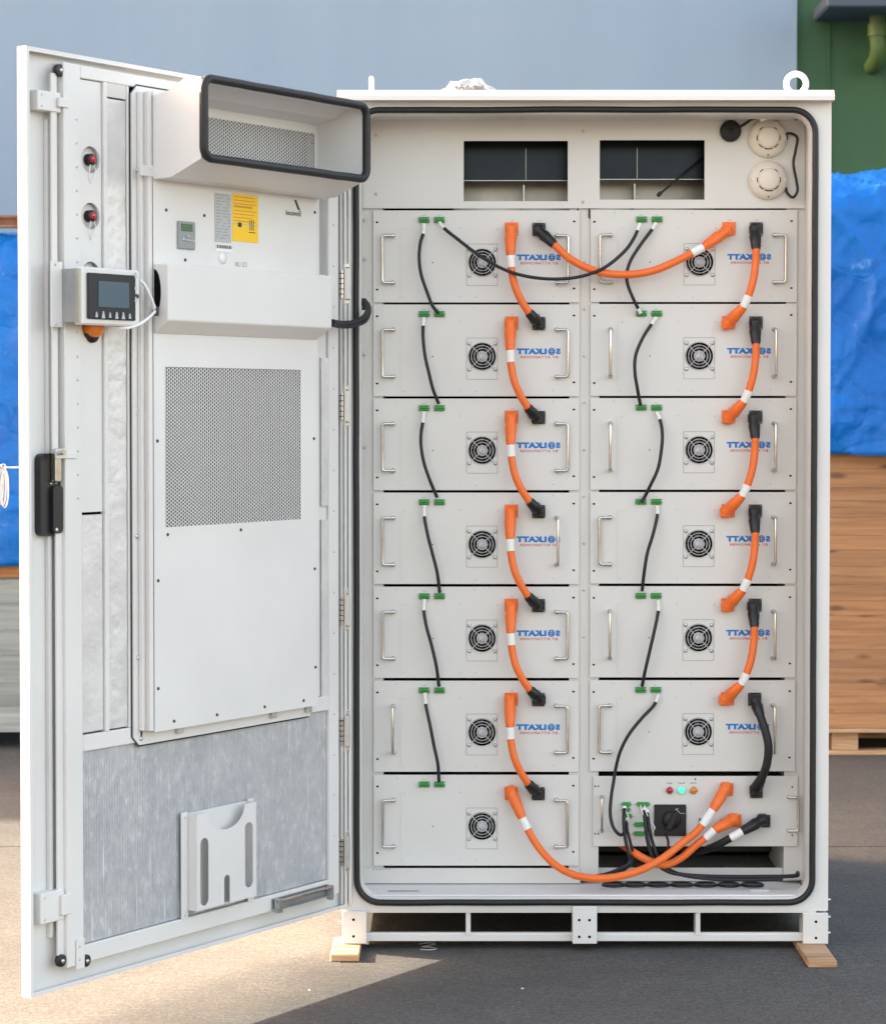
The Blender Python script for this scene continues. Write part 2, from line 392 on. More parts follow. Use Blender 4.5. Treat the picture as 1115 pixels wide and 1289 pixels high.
def rr(x0, x1, z0, z1, r, n=6):
    o = []
    for cx, cz, a0 in ((x1 - r, z1 - r, 0), (x0 + r, z1 - r, 90), (x0 + r, z0 + r, 180), (x1 - r, z0 + r, 270)):
        for k in range(n + 1):
            a = R(a0 + 90 * k / n); o.append((cx + r * math.cos(a), cz + r * math.sin(a)))
    return o
def smooth_path(pts, n=8):
    pts = [Vector(p) for p in pts]; P_ = [pts[0] * 2 - pts[1]] + pts + [pts[-1] * 2 - pts[-2]]; o = []
    for i in range(1, len(P_) - 2):
        a, b_, c, d = P_[i - 1:i + 3]
        for k in range(n):
            t = k / n
            o.append(0.5 * ((2 * b_) + (c - a) * t + (2 * a - 5 * b_ + 4 * c - d) * t * t + (3 * b_ - a - 3 * c + d) * t ** 3))
    o.append(pts[-1]); return o
def grid_frame(mb, x0, x1, z0, z1, hx0, hx1, hz0, hz1, y0, y1, m):   # plate with a rectangular opening
    mb.box(x0, hx0, y0, y1, z0, z1, m); mb.box(hx1, x1, y0, y1, z0, z1, m)
    mb.box(hx0, hx1, y0, y1, z0, hz0, m); mb.box(hx0, hx1, y0, y1, hz1, z1, m)
def round_hole(mb, x0, x1, z0, z1, cx, cz, r, y0, y1, m, seg=32):    # rectangular patch with a round hole
    A = []; B = []
    for k in range(seg):
        w = 2 * math.pi * k / seg; c, s_ = math.cos(w), math.sin(w)
        t = min(((x1 - cx) / c if c > 1e-9 else (x0 - cx) / c if c < -1e-9 else 1e9), ((z1 - cz) / s_ if s_ > 1e-9 else (z0 - cz) / s_ if s_ < -1e-9 else 1e9))
        A.append((cx + c * t, cz + s_ * t)); B.append((cx + c * r, cz + s_ * r))
    for (qx, qz) in ((x0, z0), (x0, z1), (x1, z0), (x1, z1)):
        i = min(range(seg), key=lambda k: (A[k][0] - qx) ** 2 + (A[k][1] - qz) ** 2); A[i] = (qx, qz)
    mb.ring(A, B, y0, y1, m)

# ------------------------------------------------------------------ ground and walls
g = MB(); gy = ground_y(1066)
g.box(-60, 60, -40, gy - 0.006, -0.2, 0, 'concrete'); g.box(-60, 60, gy + 0.006, 90, -0.2, 0.0, 'concrete')
g.box(-60, 60, gy - 0.006, gy + 0.006, -0.2, -0.012, 'black_void')
struct(g.build('ground'))

YW = 13.0
w = MB(); xg = X(997.5, YW)
w.box(-12.3, xg, YW, YW + 0.3, -0.1, 5.6, 'blue_wall_paint'); w.box(-26, -12.3, YW, YW + 0.3, -0.1, 4.66, 'blue_wall_paint'); o = w.build('building_wall')  # unseen step in the wall top, added to place its ground shadow
tag(o, 'long pale blue grey painted wall behind the open cabinet', 'wall')
w = MB(); w.box(xg + 0.012, 12, YW + 0.02, YW + 0.3, -0.1, 6.0, 'green_wall_paint')
w.box(xg, xg + 0.012, YW - 0.01, YW + 0.3, -0.1, 6.0, 'blue_wall_paint')
w.box(X(1040, YW), X(1040, YW) + 0.012, YW + 0.012, YW + 0.02, -0.1, 6.0, 'green_wall_paint')
tag(w.build('building_wall'), 'dark green wall at the right edge behind the blue tarpaulin', 'wall')
t = empty('awning', (3.0, YW, 3.5))
w = MB(); w.box(X(1039, 12.5), 5.2, 12.5, YW, 3.53, 3.60, 'awning_grey', 0.01); w.build('canopy_panel', t)
w = MB(); w.box(X(1039, 12.5) - 0.01, 5.22, 12.46, 12.5, 3.52, 3.74, 'awning_grey', 0.008); w.build('fascia', t)
tag(t, 'dark grey canopy jutting from the green wall, top right', 'awning')
t = empty('drain_pipe', (X(1101, 12.8), 12.8, 3.3))
px_, pz = X(1101, 12.8), Z(62, 12.8)
w = MB(); w.tube([(px_, 12.8, 3.53), (px_, 12.8, pz + 0.08)] + smooth_path([(px_, 12.8, pz + 0.08), (px_ + .01, 12.82, pz), (px_ + .01, 12.9, pz - .05), (px_ + .01, 13.03, pz - .06)], 5), 0.042, 'pipe_green', 16)
w.build('pipe', t)
w = MB(); w.tube([(px_, 12.8, pz + 0.13), (px_, 12.8, pz + 0.07)], 0.05, 'pipe_green', 16); w.build('collar', t)
tag(t, 'green drain pipe bending into the green wall under the canopy', 'pipe')

# ------------------------------------------------------------------ stacks behind (crates, tarpaulins, pallet)
def plank_stack(t, x0, x1, y0, y1, z0, z1, hmin, hmax, m, T_=0.022):
    z = z0
    while z < z1 - 0.01:
        h = min(random.uniform(hmin, hmax), z1 - z)
        if z1 - z - h < 0.02: h = z1 - z
        w = MB(); dy = random.uniform(0, 0.002)
        w.box(x0 + random.uniform(0, .004), x1 - random.uniform(0, .004), y0 - dy, y0 - dy + T_, z + 0.0004, z + h - 0.0004, m, 0.0012)
        o = w.build('plank', t)
        w = MB(); w.box(x0 - 0.002, x0 + T_ - 0.002, y0 + T_ + .002, y1, z + 0.0004, z + h - 0.0004, m, 0.0012); w.build('plank', t)
        w = MB(); w.box(x1 - T_ + .002, x1 + .002, y0 + T_ + .002, y1, z + 0.0004, z + h - 0.0004, m, 0.0012); w.build('plank', t)
        z += h
YC = 10.2
cx0, cx1 = 1.12, 2.95
zb, zt = Z(917, YC), Z(572, YC)
t = empty('wooden_crate', ((cx0 + cx1) / 2, YC + .6, zb))
plank_stack(t, cx0, cx1, YC, YC + 1.2, zb, 2.30, 0.055, 0.085, 'crate_wood')
tag(t, 'brown wooden plank crate under the blue tarpaulin at the right', 'crate')
t = empty('pallet', ((cx0 + cx1) / 2, YC + .6, 0))
zp = zb
for i, yy in enumerate((YC + 0.02, YC + .55, YC + 1.08)):
    w = MB(); w.box(cx0, cx1, yy, yy + .09, 0.0, 0.018, 'timber', .002); w.build('board', t)
    for xb in (cx0 + .02, X(1050, YC), cx1 - .16):
        w = MB(); w.box(xb, xb + .11, yy + .002, yy + .088, 0.018, zp - .02, 'timber', .003); w.build('block', t)
w = MB(); w.box(cx0, cx1, YC + .0, YC + 1.2, zp - .02, zp - .001, 'timber', .002); w.build('deck', t)
tag(t, 'wooden pallet carrying the brown crate', 'pallet')

def tarp(name, x0, x1, y0, y1, ztop, zbot, seed, label, sag=0.0):
    # cloth over a box: front curtain + top + sides, as one folded sheet with thickness
    mb = MB(); nu, nv = 200, 170
    prof = []   # path of a strip: front bottom -> front top -> back top -> back bottom
    Ht = ztop - zbot; Dp = y1 - y0; L = 2 * Ht + Dp
    def pos(u, v):
        x = x0 + (x1 - x0) * u; s_ = v * L
        if s_ < Ht: y, z, nrm = y0, zbot + s_, Vector((0, -1, 0))
        elif s_ < Ht + Dp: y, z, nrm = y0 + s_ - Ht, ztop, Vector((0, 0, 1))
        else: y, z, nrm = y1, ztop - (s_ - Ht - Dp), Vector((0, 1, 0))
        k = 0.12; d = abs(s_ - Ht)
        if d < k: f = 0.5 * (1 - d / k); y += f * 0.09; z -= f * 0.09; nrm = Vector((0, -.7, .7))
        p = Vector((x, y, z))
        a = noise.fractal(Vector((x * 1.1 + seed, s_ * 0.9, seed)), 1.0, 2.0, 4) * 0.035
        ridge = 1 - abs(noise.noise(Vector((x * 1.7 + s_ * .9 + seed, s_ * 1.5 - x * .8, seed * 2)))) * 2
        ridge2 = 1 - abs(noise.noise(Vector((x * 5 - s_ * 2 + seed, s_ * 5, seed * 3)))) * 2
        a += 0.028 * max(0, ridge) ** 6 + 0.010 * max(0, ridge2) ** 4
        if s_ < Ht * .2: a += 0.03 * math.sin(x * 9 + seed) * (1 - s_ / Ht / .2) + .02
        ridge3 = 1 - abs(noise.noise(Vector((x * 13 + s_ * 5 + seed, s_ * 11 - x * 4, seed * 5)))) * 2
        a += 0.006 * max(0, ridge3) ** 3
        ridge4 = 1 - abs(noise.noise(Vector((x * 2.6 + s_ * 2.2 + seed * 7, s_ * 3.1 - x * 1.9, seed)))) * 2
        a += 0.016 * max(0, ridge4) ** 12
        p += nrm * (a + 0.02)
        if s_ < .02: p.z += 0.02 * noise.noise(Vector((x * 3, seed, 0)))
        return p
    V = [pos(i / nu, j / nv) for j in range(nv + 1) for i in range(nu + 1)]
    Fc = [(j * (nu + 1) + i, j * (nu + 1) + i + 1, (j + 1) * (nu + 1) + i + 1, (j + 1) * (nu + 1) + i) for j in range(nv) for i in range(nu)]
    mb.add(V, Fc, 'tarp_blue', True)
    for sx, e in ((x0, 0), (x1, nu)):          # side flaps
        rows = [V[j * (nu + 1) + e] for j in range(nv + 1)]
        m_ = 14; VV = []; FF = []
        nf = int(nv * (Ht / L)); nb = nv - nf
        A = rows[:nf + 1]; B = rows[::-1][:nf + 1]
        for j in range(nf + 1):
            for k in range(m_ + 1):
                p = A[j].lerp(B[j], k / m_); p.x += (-1 if e == 0 else 1) * (.03 * math.sin(k * 1.7 + j * .15)) * (1 if 0 < k < m_ else 0); VV.append(p)
        for j in range(nf):
            for k in range(m_): FF.append((j * (m_ + 1) + k, j * (m_ + 1) + k + 1, (j + 1) * (m_ + 1) + k + 1, (j + 1) * (m_ + 1) + k))
        mb.add(VV, FF, 'tarp_blue', True)
    o = mb.build(name)
    sm = o.modifiers.new('thick', 'SOLIDIFY'); sm.thickness = 0.003
    return tag(o, label, 'tarpaulin')
tarp('tarpaulin', cx0 - .06, cx1 + .06, YC - .05, YC + 1.25, Z(226, YC), zt, 3.3, 'bright blue tarpaulin draped over the brown crate at the right')
# stretch film round the crate
mb = MB(); nu = 60; z0_, z1_ = zb - .01, zt + .05
V = []; Fc = []
def film(xa, xb, y, nrm, k0):
    base = len(V); nv = 30
    for j in range(nv + 1):
        for i in range(nu + 1):
            x = xa + (xb - xa) * i / nu; z = z0_ + (z1_ - z0_) * j / nv
            V.append((x, y - 0.008 - 0.006 * abs(noise.noise(Vector((x * 6, z * 14, k0)))) - (0.02 * abs(noise.noise(Vector((x * 9, 0, 4)))) if j == 0 else 0), z))
    for j in range(nv):
        for i in range(nu): Fc.append((base + j * (nu + 1) + i, base + j * (nu + 1) + i + 1, base + (j + 1) * (nu + 1) + i + 1, base + (j + 1) * (nu + 1) + i))
film(cx0 - .01, cx1 + .01, YC - .008, -1, 2.0)
mb.add(V, Fc, 'clear_film', True)
tag(mb.build('stretch_film'), 'clear stretch film wrapped over the front of the brown crate', 'plastic film')

YL = 10.4
lx0, lx1 = -4.4, -1.25
t = empty('grey_crate', ((lx0 + lx1) / 2, YL + .6, Z(922, YL)))
plank_stack(t, lx0, lx1, YL, YL + 1.2, Z(922, YL), Z(729, YL), 0.10, 0.13, 'grey_wood')
tag(t, 'grey weathered plank crate under the blue tarpaulin at the left', 'crate')
for k in range(4):
    w = MB(); xx = lx0 + .1 + k * .93; w.box(xx, xx + .1, YL + .12, YL + 1.1, 0, Z(922, YL) - .002, 'timber', .004)
    w.build('runner', t)
w = MB(); w.box(lx0 + .02, lx1 - .02, YL + .03, YL + 1.15, Z(727, YL), Z(306, YL) - .03, 'crate_wood', .01)
w.box(lx0 + .0, lx1 - .0, YL - .02, YL + .03, Z(727, YL), Z(700, YL), 'crate_wood', .004)
tag(w.build('wooden_box'), 'brown wooden box edge between left blue tarpaulin and grey crate', 'box')
tarp('tarpaulin', lx0 - .03, lx1 + .03, YL - .05, YL + 1.2, Z(301, YL), Z(712, YL), 8.1, 'bright blue tarpaulin hanging at the left edge beside the open door')
t = empty('rusty_beam', (-2.9, YL + .3, Z(298, YL)))
w = MB(); z_ = Z(297, YL) + .035; hh = Z(272, YL) - z_
w.box(lx0, lx1 - .2, YL - .02, YL + .02, z_, z_ + hh, 'rust', .004); w.build('web', t)
w = MB(); w.box(lx0, lx1 - .2, YL - .05, YL - .021, z_ + hh - .01, z_ + hh, 'rust'); w.box(lx0, lx1 - .2, YL - .05, YL - .021, z_, z_ + .01, 'rust'); w.build('flange', t)
tag(t, 'rusty brown steel beam lying on the left tarpaulin', 'beam')
# white rope hank at the far left
YR = 5.56
t = empty('rope', tuple(P(4, 590, YR)))
for dx, dz in ((0, 0), (2.2, 6), (-2.5, -4)):
    mb = MB(); pts = [P(3 + dx * 1.3 + 4.5 * math.cos(a), 612 + dz * .5 + 24 * math.sin(a), YR + .01 * dx) for a in [k * math.pi / 10 for k in range(20)]]
    mb.tube(pts, .0019, 'rope_white', 6, closed=True); mb.build('loop', t)
mb = MB(); mb.tube(smooth_path([P(-150, 560, YR), P(-60, 581, YR), P(4, 588, YR), P(29, 588.5, YR - .02)], 5), .0022, 'rope_white', 6); mb.build('line', t)
mb = MB(); mb.tube([P(4 + 3 * math.cos(k * .63), 588 + 4 * math.sin(k * .63), YR - .006) for k in range(10)], .0015, 'steel', 6, closed=True); mb.build('ring', t)
pp = P(-152, 560, YR)
w = MB(); w.tube([(pp.x, pp.y, 0), (pp.x, pp.y, pp.z + .15)], .022, 'galv_steel', 14); w.lathe((pp.x, pp.y, 0), [(.12, 0), (.12, .008), (.03, .012), (.024, .03)], 'galv_steel', 20, axis='Z')
tag(w.build('post'), 'grey steel post on a round foot holding the rope, left of the door', 'post')
tag(t, 'white rope hank hanging at the left edge before the blue tarpaulin', 'rope')

# ------------------------------------------------------------------ cabinet
XL, XR = X(428, Y0), X(1044, Y0)
YB = 7.9
ZT, ZB = Z(127, Y0), Z(1147, Y0)
cab = empty('battery_cabinet', ((XL + XR) / 2, Y0 + .5, Z(1188, Y0)))
tag(cab, 'tall off-white outdoor battery cabinet with its single door wide open', 'cabinet')
TH = 0.035
mb = MB()
mb.box(XL, XL + .02, Y0 + .004, YB, ZB, ZT, 'door_paint'); mb.box(XR - .02, XR, Y0 + .004, YB, ZB, ZT, 'door_paint')
mb.box(XL + .021, XR - .021, YB - .02, YB - .001, ZB, ZT, 'door_paint')
mb.build('side_wall', cab)
# front frame ring
ix0, ix1, iz0, iz1 = X(454.5, Y0), X(1018.5, Y0), Z(1130, Y0), Z(143, Y0)
mb = MB(); A = rr(XL - .001, XR + .001, ZB, ZT, .004); B = rr(ix0, ix1, iz0, iz1, .05)
mb.ring(A, B, Y0, Y0 + .012, 'door_paint')
B2 = rr(ix0 - .004, ix1 + .004, iz0 - .004, iz1 + .004, .052)
mb.ring(B2, B, Y0 + .0121, Y0 + .05, 'door_paint')
mb.build('front_frame', cab)
# rubber gasket
gl = rr(X(448.5, Y0), X(1024, Y0), Z(1136, Y0), Z(138, Y0), .062, 10)
pts = []
for i in range(len(gl)):
    a, b_ = gl[i], gl[(i + 1) % len(gl)]; d = math.dist(a, b_); n_ = max(1, int(d / .06))
    for k in range(n_):
        q = (a[0] + (b_[0] - a[0]) * k / n_, a[1] + (b_[1] - a[1]) * k / n_)
        wv_ = .0011 * noise.noise(Vector((q[0] * 6, q[1] * 6, 3)))
        pts.append((q[0] + wv_, Y0 - .006, q[1] + wv_ * 1.5))
mb = MB(); mb.tube(pts, .0085, 'rubber', 10, closed=True); mb.build('gasket', cab)
# roof with bevelled drip edge
mb = MB(); rx0, rx1 = X(424.5, Y0 - .04), X(1048.5, Y0 - .04)
z0_, z1_ = Z(125.5, Y0 - .04), Z(112, Y0 - .04)
yf = Y0 - .04
mb.add([(x, y, z) for x in (rx0, rx1) for (y, z) in ((YB + .03, z0_), (yf, z0_), (yf, z0_ + .011), (yf + .012, z1_), (YB + .03, z1_ + .01))],
       [(0, 1, 2, 3, 4), (9, 8, 7, 6, 5), (0, 5, 6, 1), (1, 6, 7, 2), (2, 7, 8, 3), (3, 8, 9, 4), (4, 9, 5, 0)], 'door_paint')
mb.build('roof', cab)
# rear and interior: mounting plane
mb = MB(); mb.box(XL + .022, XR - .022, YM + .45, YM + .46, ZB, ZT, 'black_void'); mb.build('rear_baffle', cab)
mb = MB(); fx0, fx1 = ix0 - .02, ix1 - .001
mb.box(ix0 - .004, ix0 - .001, Y0 + .013, YM + .02, iz0, iz1, 'rail_paint')
mb.box(X(1011.5, YM), X(1011.5, YM) + .004, Y0 + .013, YM + .3, iz0, iz1, 'rail_paint')
mb.box(X(1011.5, YM) + .005, XR - .021, YM - .04, YM - .037, iz0, iz1, 'rail_paint')
mb.box(ix0 - .004, ix1 + .004, Y0 + .013, YM + .3, iz1 + .001, iz1 + .004, 'rail_paint')
mb.build('inner_lining', cab)
zf = Z(1108, 6.72)
mb = MB(); mb.box(ix0 - .02, ix1 + .004, Y0 + .0125, YM + .44, zf - .004, zf, 'door_paint')
mb.box(ix0 - .01, ix1 + .002, Y0 + .013, Y0 + .02, iz0 - .003, zf - .0045, 'door_paint'); mb.build('floor_plate', cab)
# vertical rails
yr = YM + .003
mz0, mz1 = Z(1092, YM), Z(150, YM)
for a, b_ in ((446, 482.5), (716.5, 754), (988.5, 1011.5)):
    mb = MB(); mb.box(X(a, YM), X(b_, YM), yr, yr + .004, mz0 - .035, mz1, 'rail_paint'); mb.box(X(b_, YM) - .003 if a < 900 else X(a, YM), (X(b_, YM) if a < 900 else X(a, YM) + .003), yr + .0041, yr + .3, mz0 - .03, mz1, 'rail_paint')
    mb.build('mounting_rail', cab)
mb = MB(); mb.box(X(447, YM), X(731, YM), yr - .006, yr - .001, zf + .002, Z(1093, YM), 'rail_paint', .001)
mb.box(X(731.3, YM), X(1011, YM), yr + .03, yr + .034, zf + .002, Z(1093, YM + .03), 'rail_paint'); mb.build('kick_plate', cab)
# top compartment panel with two windows
y_ = YM - .004; pz0, pz1 = Z(262, YM), Z(151, YM); a0, a1 = X(457, YM), X(1011, YM)
w1 = (X(583.5, y_), X(714, y_), Z(253, y_), Z(177, y_)); w2 = (X(754, y_), X(885.5, y_), Z(251, y_), Z(176, y_))
mb = MB(); xm = X(734, y_)
grid_frame(mb, a0, xm, pz0, pz1, *w1, y_, y_ + .003, 'panel_paint'); grid_frame(mb, xm, a1, pz0, pz1, *w2, y_, y_ + .003, 'panel_paint')
mb.build('top_panel', cab)
mb = MB()
for (x0_, x1_, z0_, z1_), mid in ((w1, 0.605), (w2, 0.38)):
    y1_ = y_ + .004
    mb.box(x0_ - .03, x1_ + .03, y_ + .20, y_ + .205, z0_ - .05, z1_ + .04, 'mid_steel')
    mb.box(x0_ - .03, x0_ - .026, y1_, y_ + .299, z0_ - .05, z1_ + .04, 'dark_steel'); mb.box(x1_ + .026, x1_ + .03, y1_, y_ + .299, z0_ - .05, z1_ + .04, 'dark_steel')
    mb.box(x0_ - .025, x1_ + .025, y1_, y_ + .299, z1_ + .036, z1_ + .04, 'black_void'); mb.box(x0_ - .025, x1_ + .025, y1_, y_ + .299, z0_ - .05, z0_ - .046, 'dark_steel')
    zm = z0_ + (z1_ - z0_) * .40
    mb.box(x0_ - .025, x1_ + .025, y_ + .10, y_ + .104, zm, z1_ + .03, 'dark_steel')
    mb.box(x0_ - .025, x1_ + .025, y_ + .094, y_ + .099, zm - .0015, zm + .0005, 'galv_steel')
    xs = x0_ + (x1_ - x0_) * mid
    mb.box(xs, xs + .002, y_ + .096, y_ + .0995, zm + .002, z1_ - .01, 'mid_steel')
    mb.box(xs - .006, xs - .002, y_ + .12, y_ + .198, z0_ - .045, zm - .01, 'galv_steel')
mb.build('air_duct', cab, )
# screws of the interior
mb = MB()
for (a, b_) in ((474, 170), (474, 244), (733, 165), (733, 254), (459, 277), (459, 326), (459, 446), (459, 563)):
    mb.lathe((X(a, YM), YM - .004, Z(b_, YM)), [(.0042, 0), (.004, .0015), (.001, .0022)], 'zinc', 10)
for k in range(9): mb.lathe((X(735, YM), YM + .001, Z(330 + 59 * k, YM)), [(.003, 0), (.001, .0015)], 'zinc', 8)
for k in range(6): mb.lathe((X(470 + k * 4, YM - .01), YM - .005, Z(1094, YM)), [(.0014, 0), (.001, .0012)], 'black_void', 8)
mb.build('screws', cab, stuff=True)
# cable glands in the floor
gz = zf + .0005
src = None
for k, a in enumerate((772, 799, 828, 858, 888, 917, 946.5)):
    d = ray(a, 1115); p = EYE + d * ((gz - H) / d.z)
    if src is None:
        mb = MB(Matrix.Translation(p)); mb.lathe((0, 0, 0), [(.0325, 0), (.0325, .004), (.029, .006), (.026, .003), (.001, .003)], 'black_plastic', 24, axis='Z')
        src = mb.build('cable_gland', cab); base_p = p
    else: piece(src, p - base_p, cab)
# bent sheet edges in front of the glands, sticker
mb = MB(); yy = Y0 + .055
mb.box(X(757, yy), X(960, yy), yy + .03, yy + .032, zf + .001, zf + .003, 'galv_steel')
mb.box(X(947, yy), X(970, yy), yy, yy + .025, zf + .0008, zf + .0022, 'white_label'); mb.build('floor_label', cab)
mb = MB(); mb.box(X(488, yy), X(527, yy), yy, yy + .012, zf + .0008, zf + .0016, 'galv_steel'); mb.build('floor_mark', cab)

# skid base
zft = Z(1187, Y0 - .01); zbt = Z(1147, Y0)
mb = MB(); mb.box(XL + .03, XR - .03, Y0 + .012, Y0 + .06, Z(1186.5, Y0), Z(1179, Y0), 'door_paint', .001)
mb.box(XL + .03, XR - .03, Y0 + .018, Y0 + .022, Z(1179, Y0), Z(1176, Y0), 'door_paint'); mb.build('skid_beam', cab)
mb = MB(); mb.box(XL + .03, XR - .03, Y0 + .002, Y0 + .03, Z(1149.5, Y0), zbt - .0005, 'door_paint')
mb.box(XL + .002, XR - .002, Y0 + .031, YB, Z(1150, Y0), zbt - .001, 'rail_paint'); mb.build('base_plate', cab)
mb = MB(); mb.box(XL + .031, XR - .031, Y0 + .45, Y0 + .47, Z(1187, Y0), Z(1150.5, Y0), 'black_void')  # black sheet added behind the openings, its colour standing in for deep shade
mb.box(XL + .02, XL + .03, Y0 + .07, YB - .06, Z(1186.5, Y0), Z(1150.5, Y0), 'door_paint'); mb.box(XR - .03, XR - .02, Y0 + .07, YB - .06, Z(1186.5, Y0), Z(1150.5, Y0), 'door_paint')
mb.build('skid_sides_shade_sheet', cab)
for a, b_ in ((586.5, 592.5), (877.5, 883.5)):
    mb = MB(); mb.box(X(a, Y0), X(b_, Y0), Y0 + .010, Y0 + .06, Z(1179, Y0), Z(1150, Y0), 'door_paint', .001); mb.build('divider', cab)
def foot(a, b_, t0, holes, name):
    mb = MB(); mb.box(X(a, Y0), X(b_, Y0), Y0 - .012, Y0 - .002, Z(1187.5, Y0), Z(t0, Y0), 'door_paint', .0015)
    mb.box(X(a, Y0) + .002, X(b_, Y0) - .002, Y0 - .001, Y0 + .07, Z(1187, Y0), Z(1149.8, Y0), 'door_paint')
    o = mb.build(name, cab)
    mb = MB()
    for hx_, hy_ in holes: mb.lathe((X(hx_, Y0), Y0 - .0121, Z(hy_, Y0)), [(.0038, 0), (.0034, .0008), (.001, .0008)], 'black_void', 12)
    mb.build('bolt_holes', o, stuff=True)
foot(430.5, 461, 1146.5, ((444.5, 1157), (444.5, 1178)), 'foot'); foot(1012, 1044, 1149, ((1028.5, 1159.5), (1028.5, 1180)), 'foot')
foot(721, 752, 1140, ((729.5, 1157.5), (742.5, 1157.5), (729.5, 1178.5), (742.5, 1178.5)), 'foot')
mb = MB()
for zz in (1136, 1158, 1178): mb.lathe((XR + .001, Y0 + .03, Z(zz, Y0)), [(.005, 0), (.005, .004), (.001, .004)], 'steel', 8, T=None)
for zz in (1136, 1158, 1178): mb.tube([(XR, Y0 + .03, Z(zz, Y0)), (XR + .012, Y0 + .03, Z(zz, Y0))], .005, 'steel', 8)
mb.tube([(XL + .003, Y0 - .006, Z(1161, Y0)), (XL - .008, Y0 - .006, Z(1161, Y0))], .004, 'zinc', 8)
mb.build('side_bolts', cab, stuff=True)
# lifting eyes
for a, rot, yy, es in ((468, 90, Y0 + .12, .8), (1000, 0, Y0 + .12, 1.0)):
    zb_ = z1_ if False else Z(112, Y0 - .04) + .002
    mb = MB(Matrix.Translation((X(a, yy), yy, zb_)) @ Matrix.Rotation(R(rot), 4, 'Z') @ Matrix.Scale(es, 4))
    mb.lathe((0, 0, 0), [(.026, 0), (.026, .006), (.016, .010), (.012, .016), (.001, .016)], 'door_paint', 18, axis='Z')
    mb.tube([(.027 * math.cos(w), 0, .034 + .027 * math.sin(w)) for w in [2 * math.pi * k / 24 for k in range(24)]], .0085, 'door_paint', 10, closed=True)
    mb.build('lifting_eye', cab)

# ------------------------------------------------------------------ door (part of the cabinet)
W_, ztd = D(33, 56.5)[0], D(33, 56.8)[1]
zbd = D(39, 1257)[1]
NS = -0.024
door_mb = MB(MD)
door_mb.box(0, W_, NS - .004, NS, zbd, ztd, 'door_paint')
for (a, b_, c, d) in ((0, .003, zbd, ztd), (W_ - .003, W_, zbd, ztd), (.0031, W_ - .0031, zbd, zbd + .003), (.0031, W_ - .0031, ztd - .003, ztd)):
    door_mb.box(a, b_, NS + .0001, -.0001, c, d, 'door_paint')
L_ = .010
for (a, b_, c, d) in ((.0032, L_, zbd + L_, ztd - L_), (W_ - L_, W_ - .0032, zbd + L_, ztd - L_), (.0032, W_ - .0032, zbd + .0031, zbd + L_), (.0032, W_ - .0032, ztd - L_, ztd - .0031)):
    door_mb.box(a, b_, -.003, -.0002, c, d, 'door_paint')
door = door_mb.build('door', cab)
door['label'] = 'open door leaf seen from its inner side'
def dpart(name, f, parent=door, **k):
    mb = MB(MD); f(mb); return mb.build(name, parent, **k)
NF = 0.012
uLs, uLr = D(82.5, 600, NF)[0], D(103.5, 600, NF)[0]
uRs, uRe = D(414, 600, NF)[0], D(426.5, 600, NF)[0]
zf_top = D(83, 78, NF)[1]; zf_bot = D(105, 1214, NF)[1]; zr_bot = D(105, 1191, NF)[1]
def stile_l(mb): mb.box(uLr, uLs, NS + .0005, NF, zf_bot, zf_top, 'door_paint', .002)
dpart('stile', stile_l)
def stile_r(mb): mb.box(uRe, uRs, NS + .0005, NF, zf_bot, zf_top, 'door_paint', .002)
dpart('stile', stile_r)
def rail_b(mb): mb.box(uRs + .0005, uLr - .0005, NS + .0005, NF - .0006, zf_bot + .001, zr_bot, 'door_paint', .002)
dpart('rail', rail_b)
z_lt = D(104, 98, NF)[1]
def rail_t(mb): mb.box(uRs + .0005, uLr - .0005, NS + .0005, NF - .0006, z_lt, zf_top - .001, 'door_paint', .002)
dpart('rail', rail_t)
zm1, zm0 = D(105, 926, NF)[1], D(105, 947, NF)[1]
def rail_m(mb): mb.box(uRs + .0005, uLr - .0005, NS + .0005, NF - .0008, zm0, zm1, 'door_paint', .002)
dpart('rail', rail_m)
def backing(mb): mb.box(uRs + .001, uLr - .001, NS + .0006, -.004, zf_bot + .002, zf_top - .002, 'black_void')  # coloured black so the seams between liner boards look deep in shade
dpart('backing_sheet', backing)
# hat between liner strips
u1, u2 = D(132, 600, NF)[0], D(136.5, 600, NF)[0]
dpart('divider', lambda mb: mb.box(u2, u1, -.003, NF + .001, zm1 + .0005, z_lt - .0005, 'door_paint', .001))
u3, u4 = D(162, 600, NF)[0], D(166, 600, NF)[0]
dpart('divider', lambda mb: mb.box(u4 + .004, u3, -.003, NF - .001, zm1 + .0005, z_lt - .0005, 'door_paint', .001))
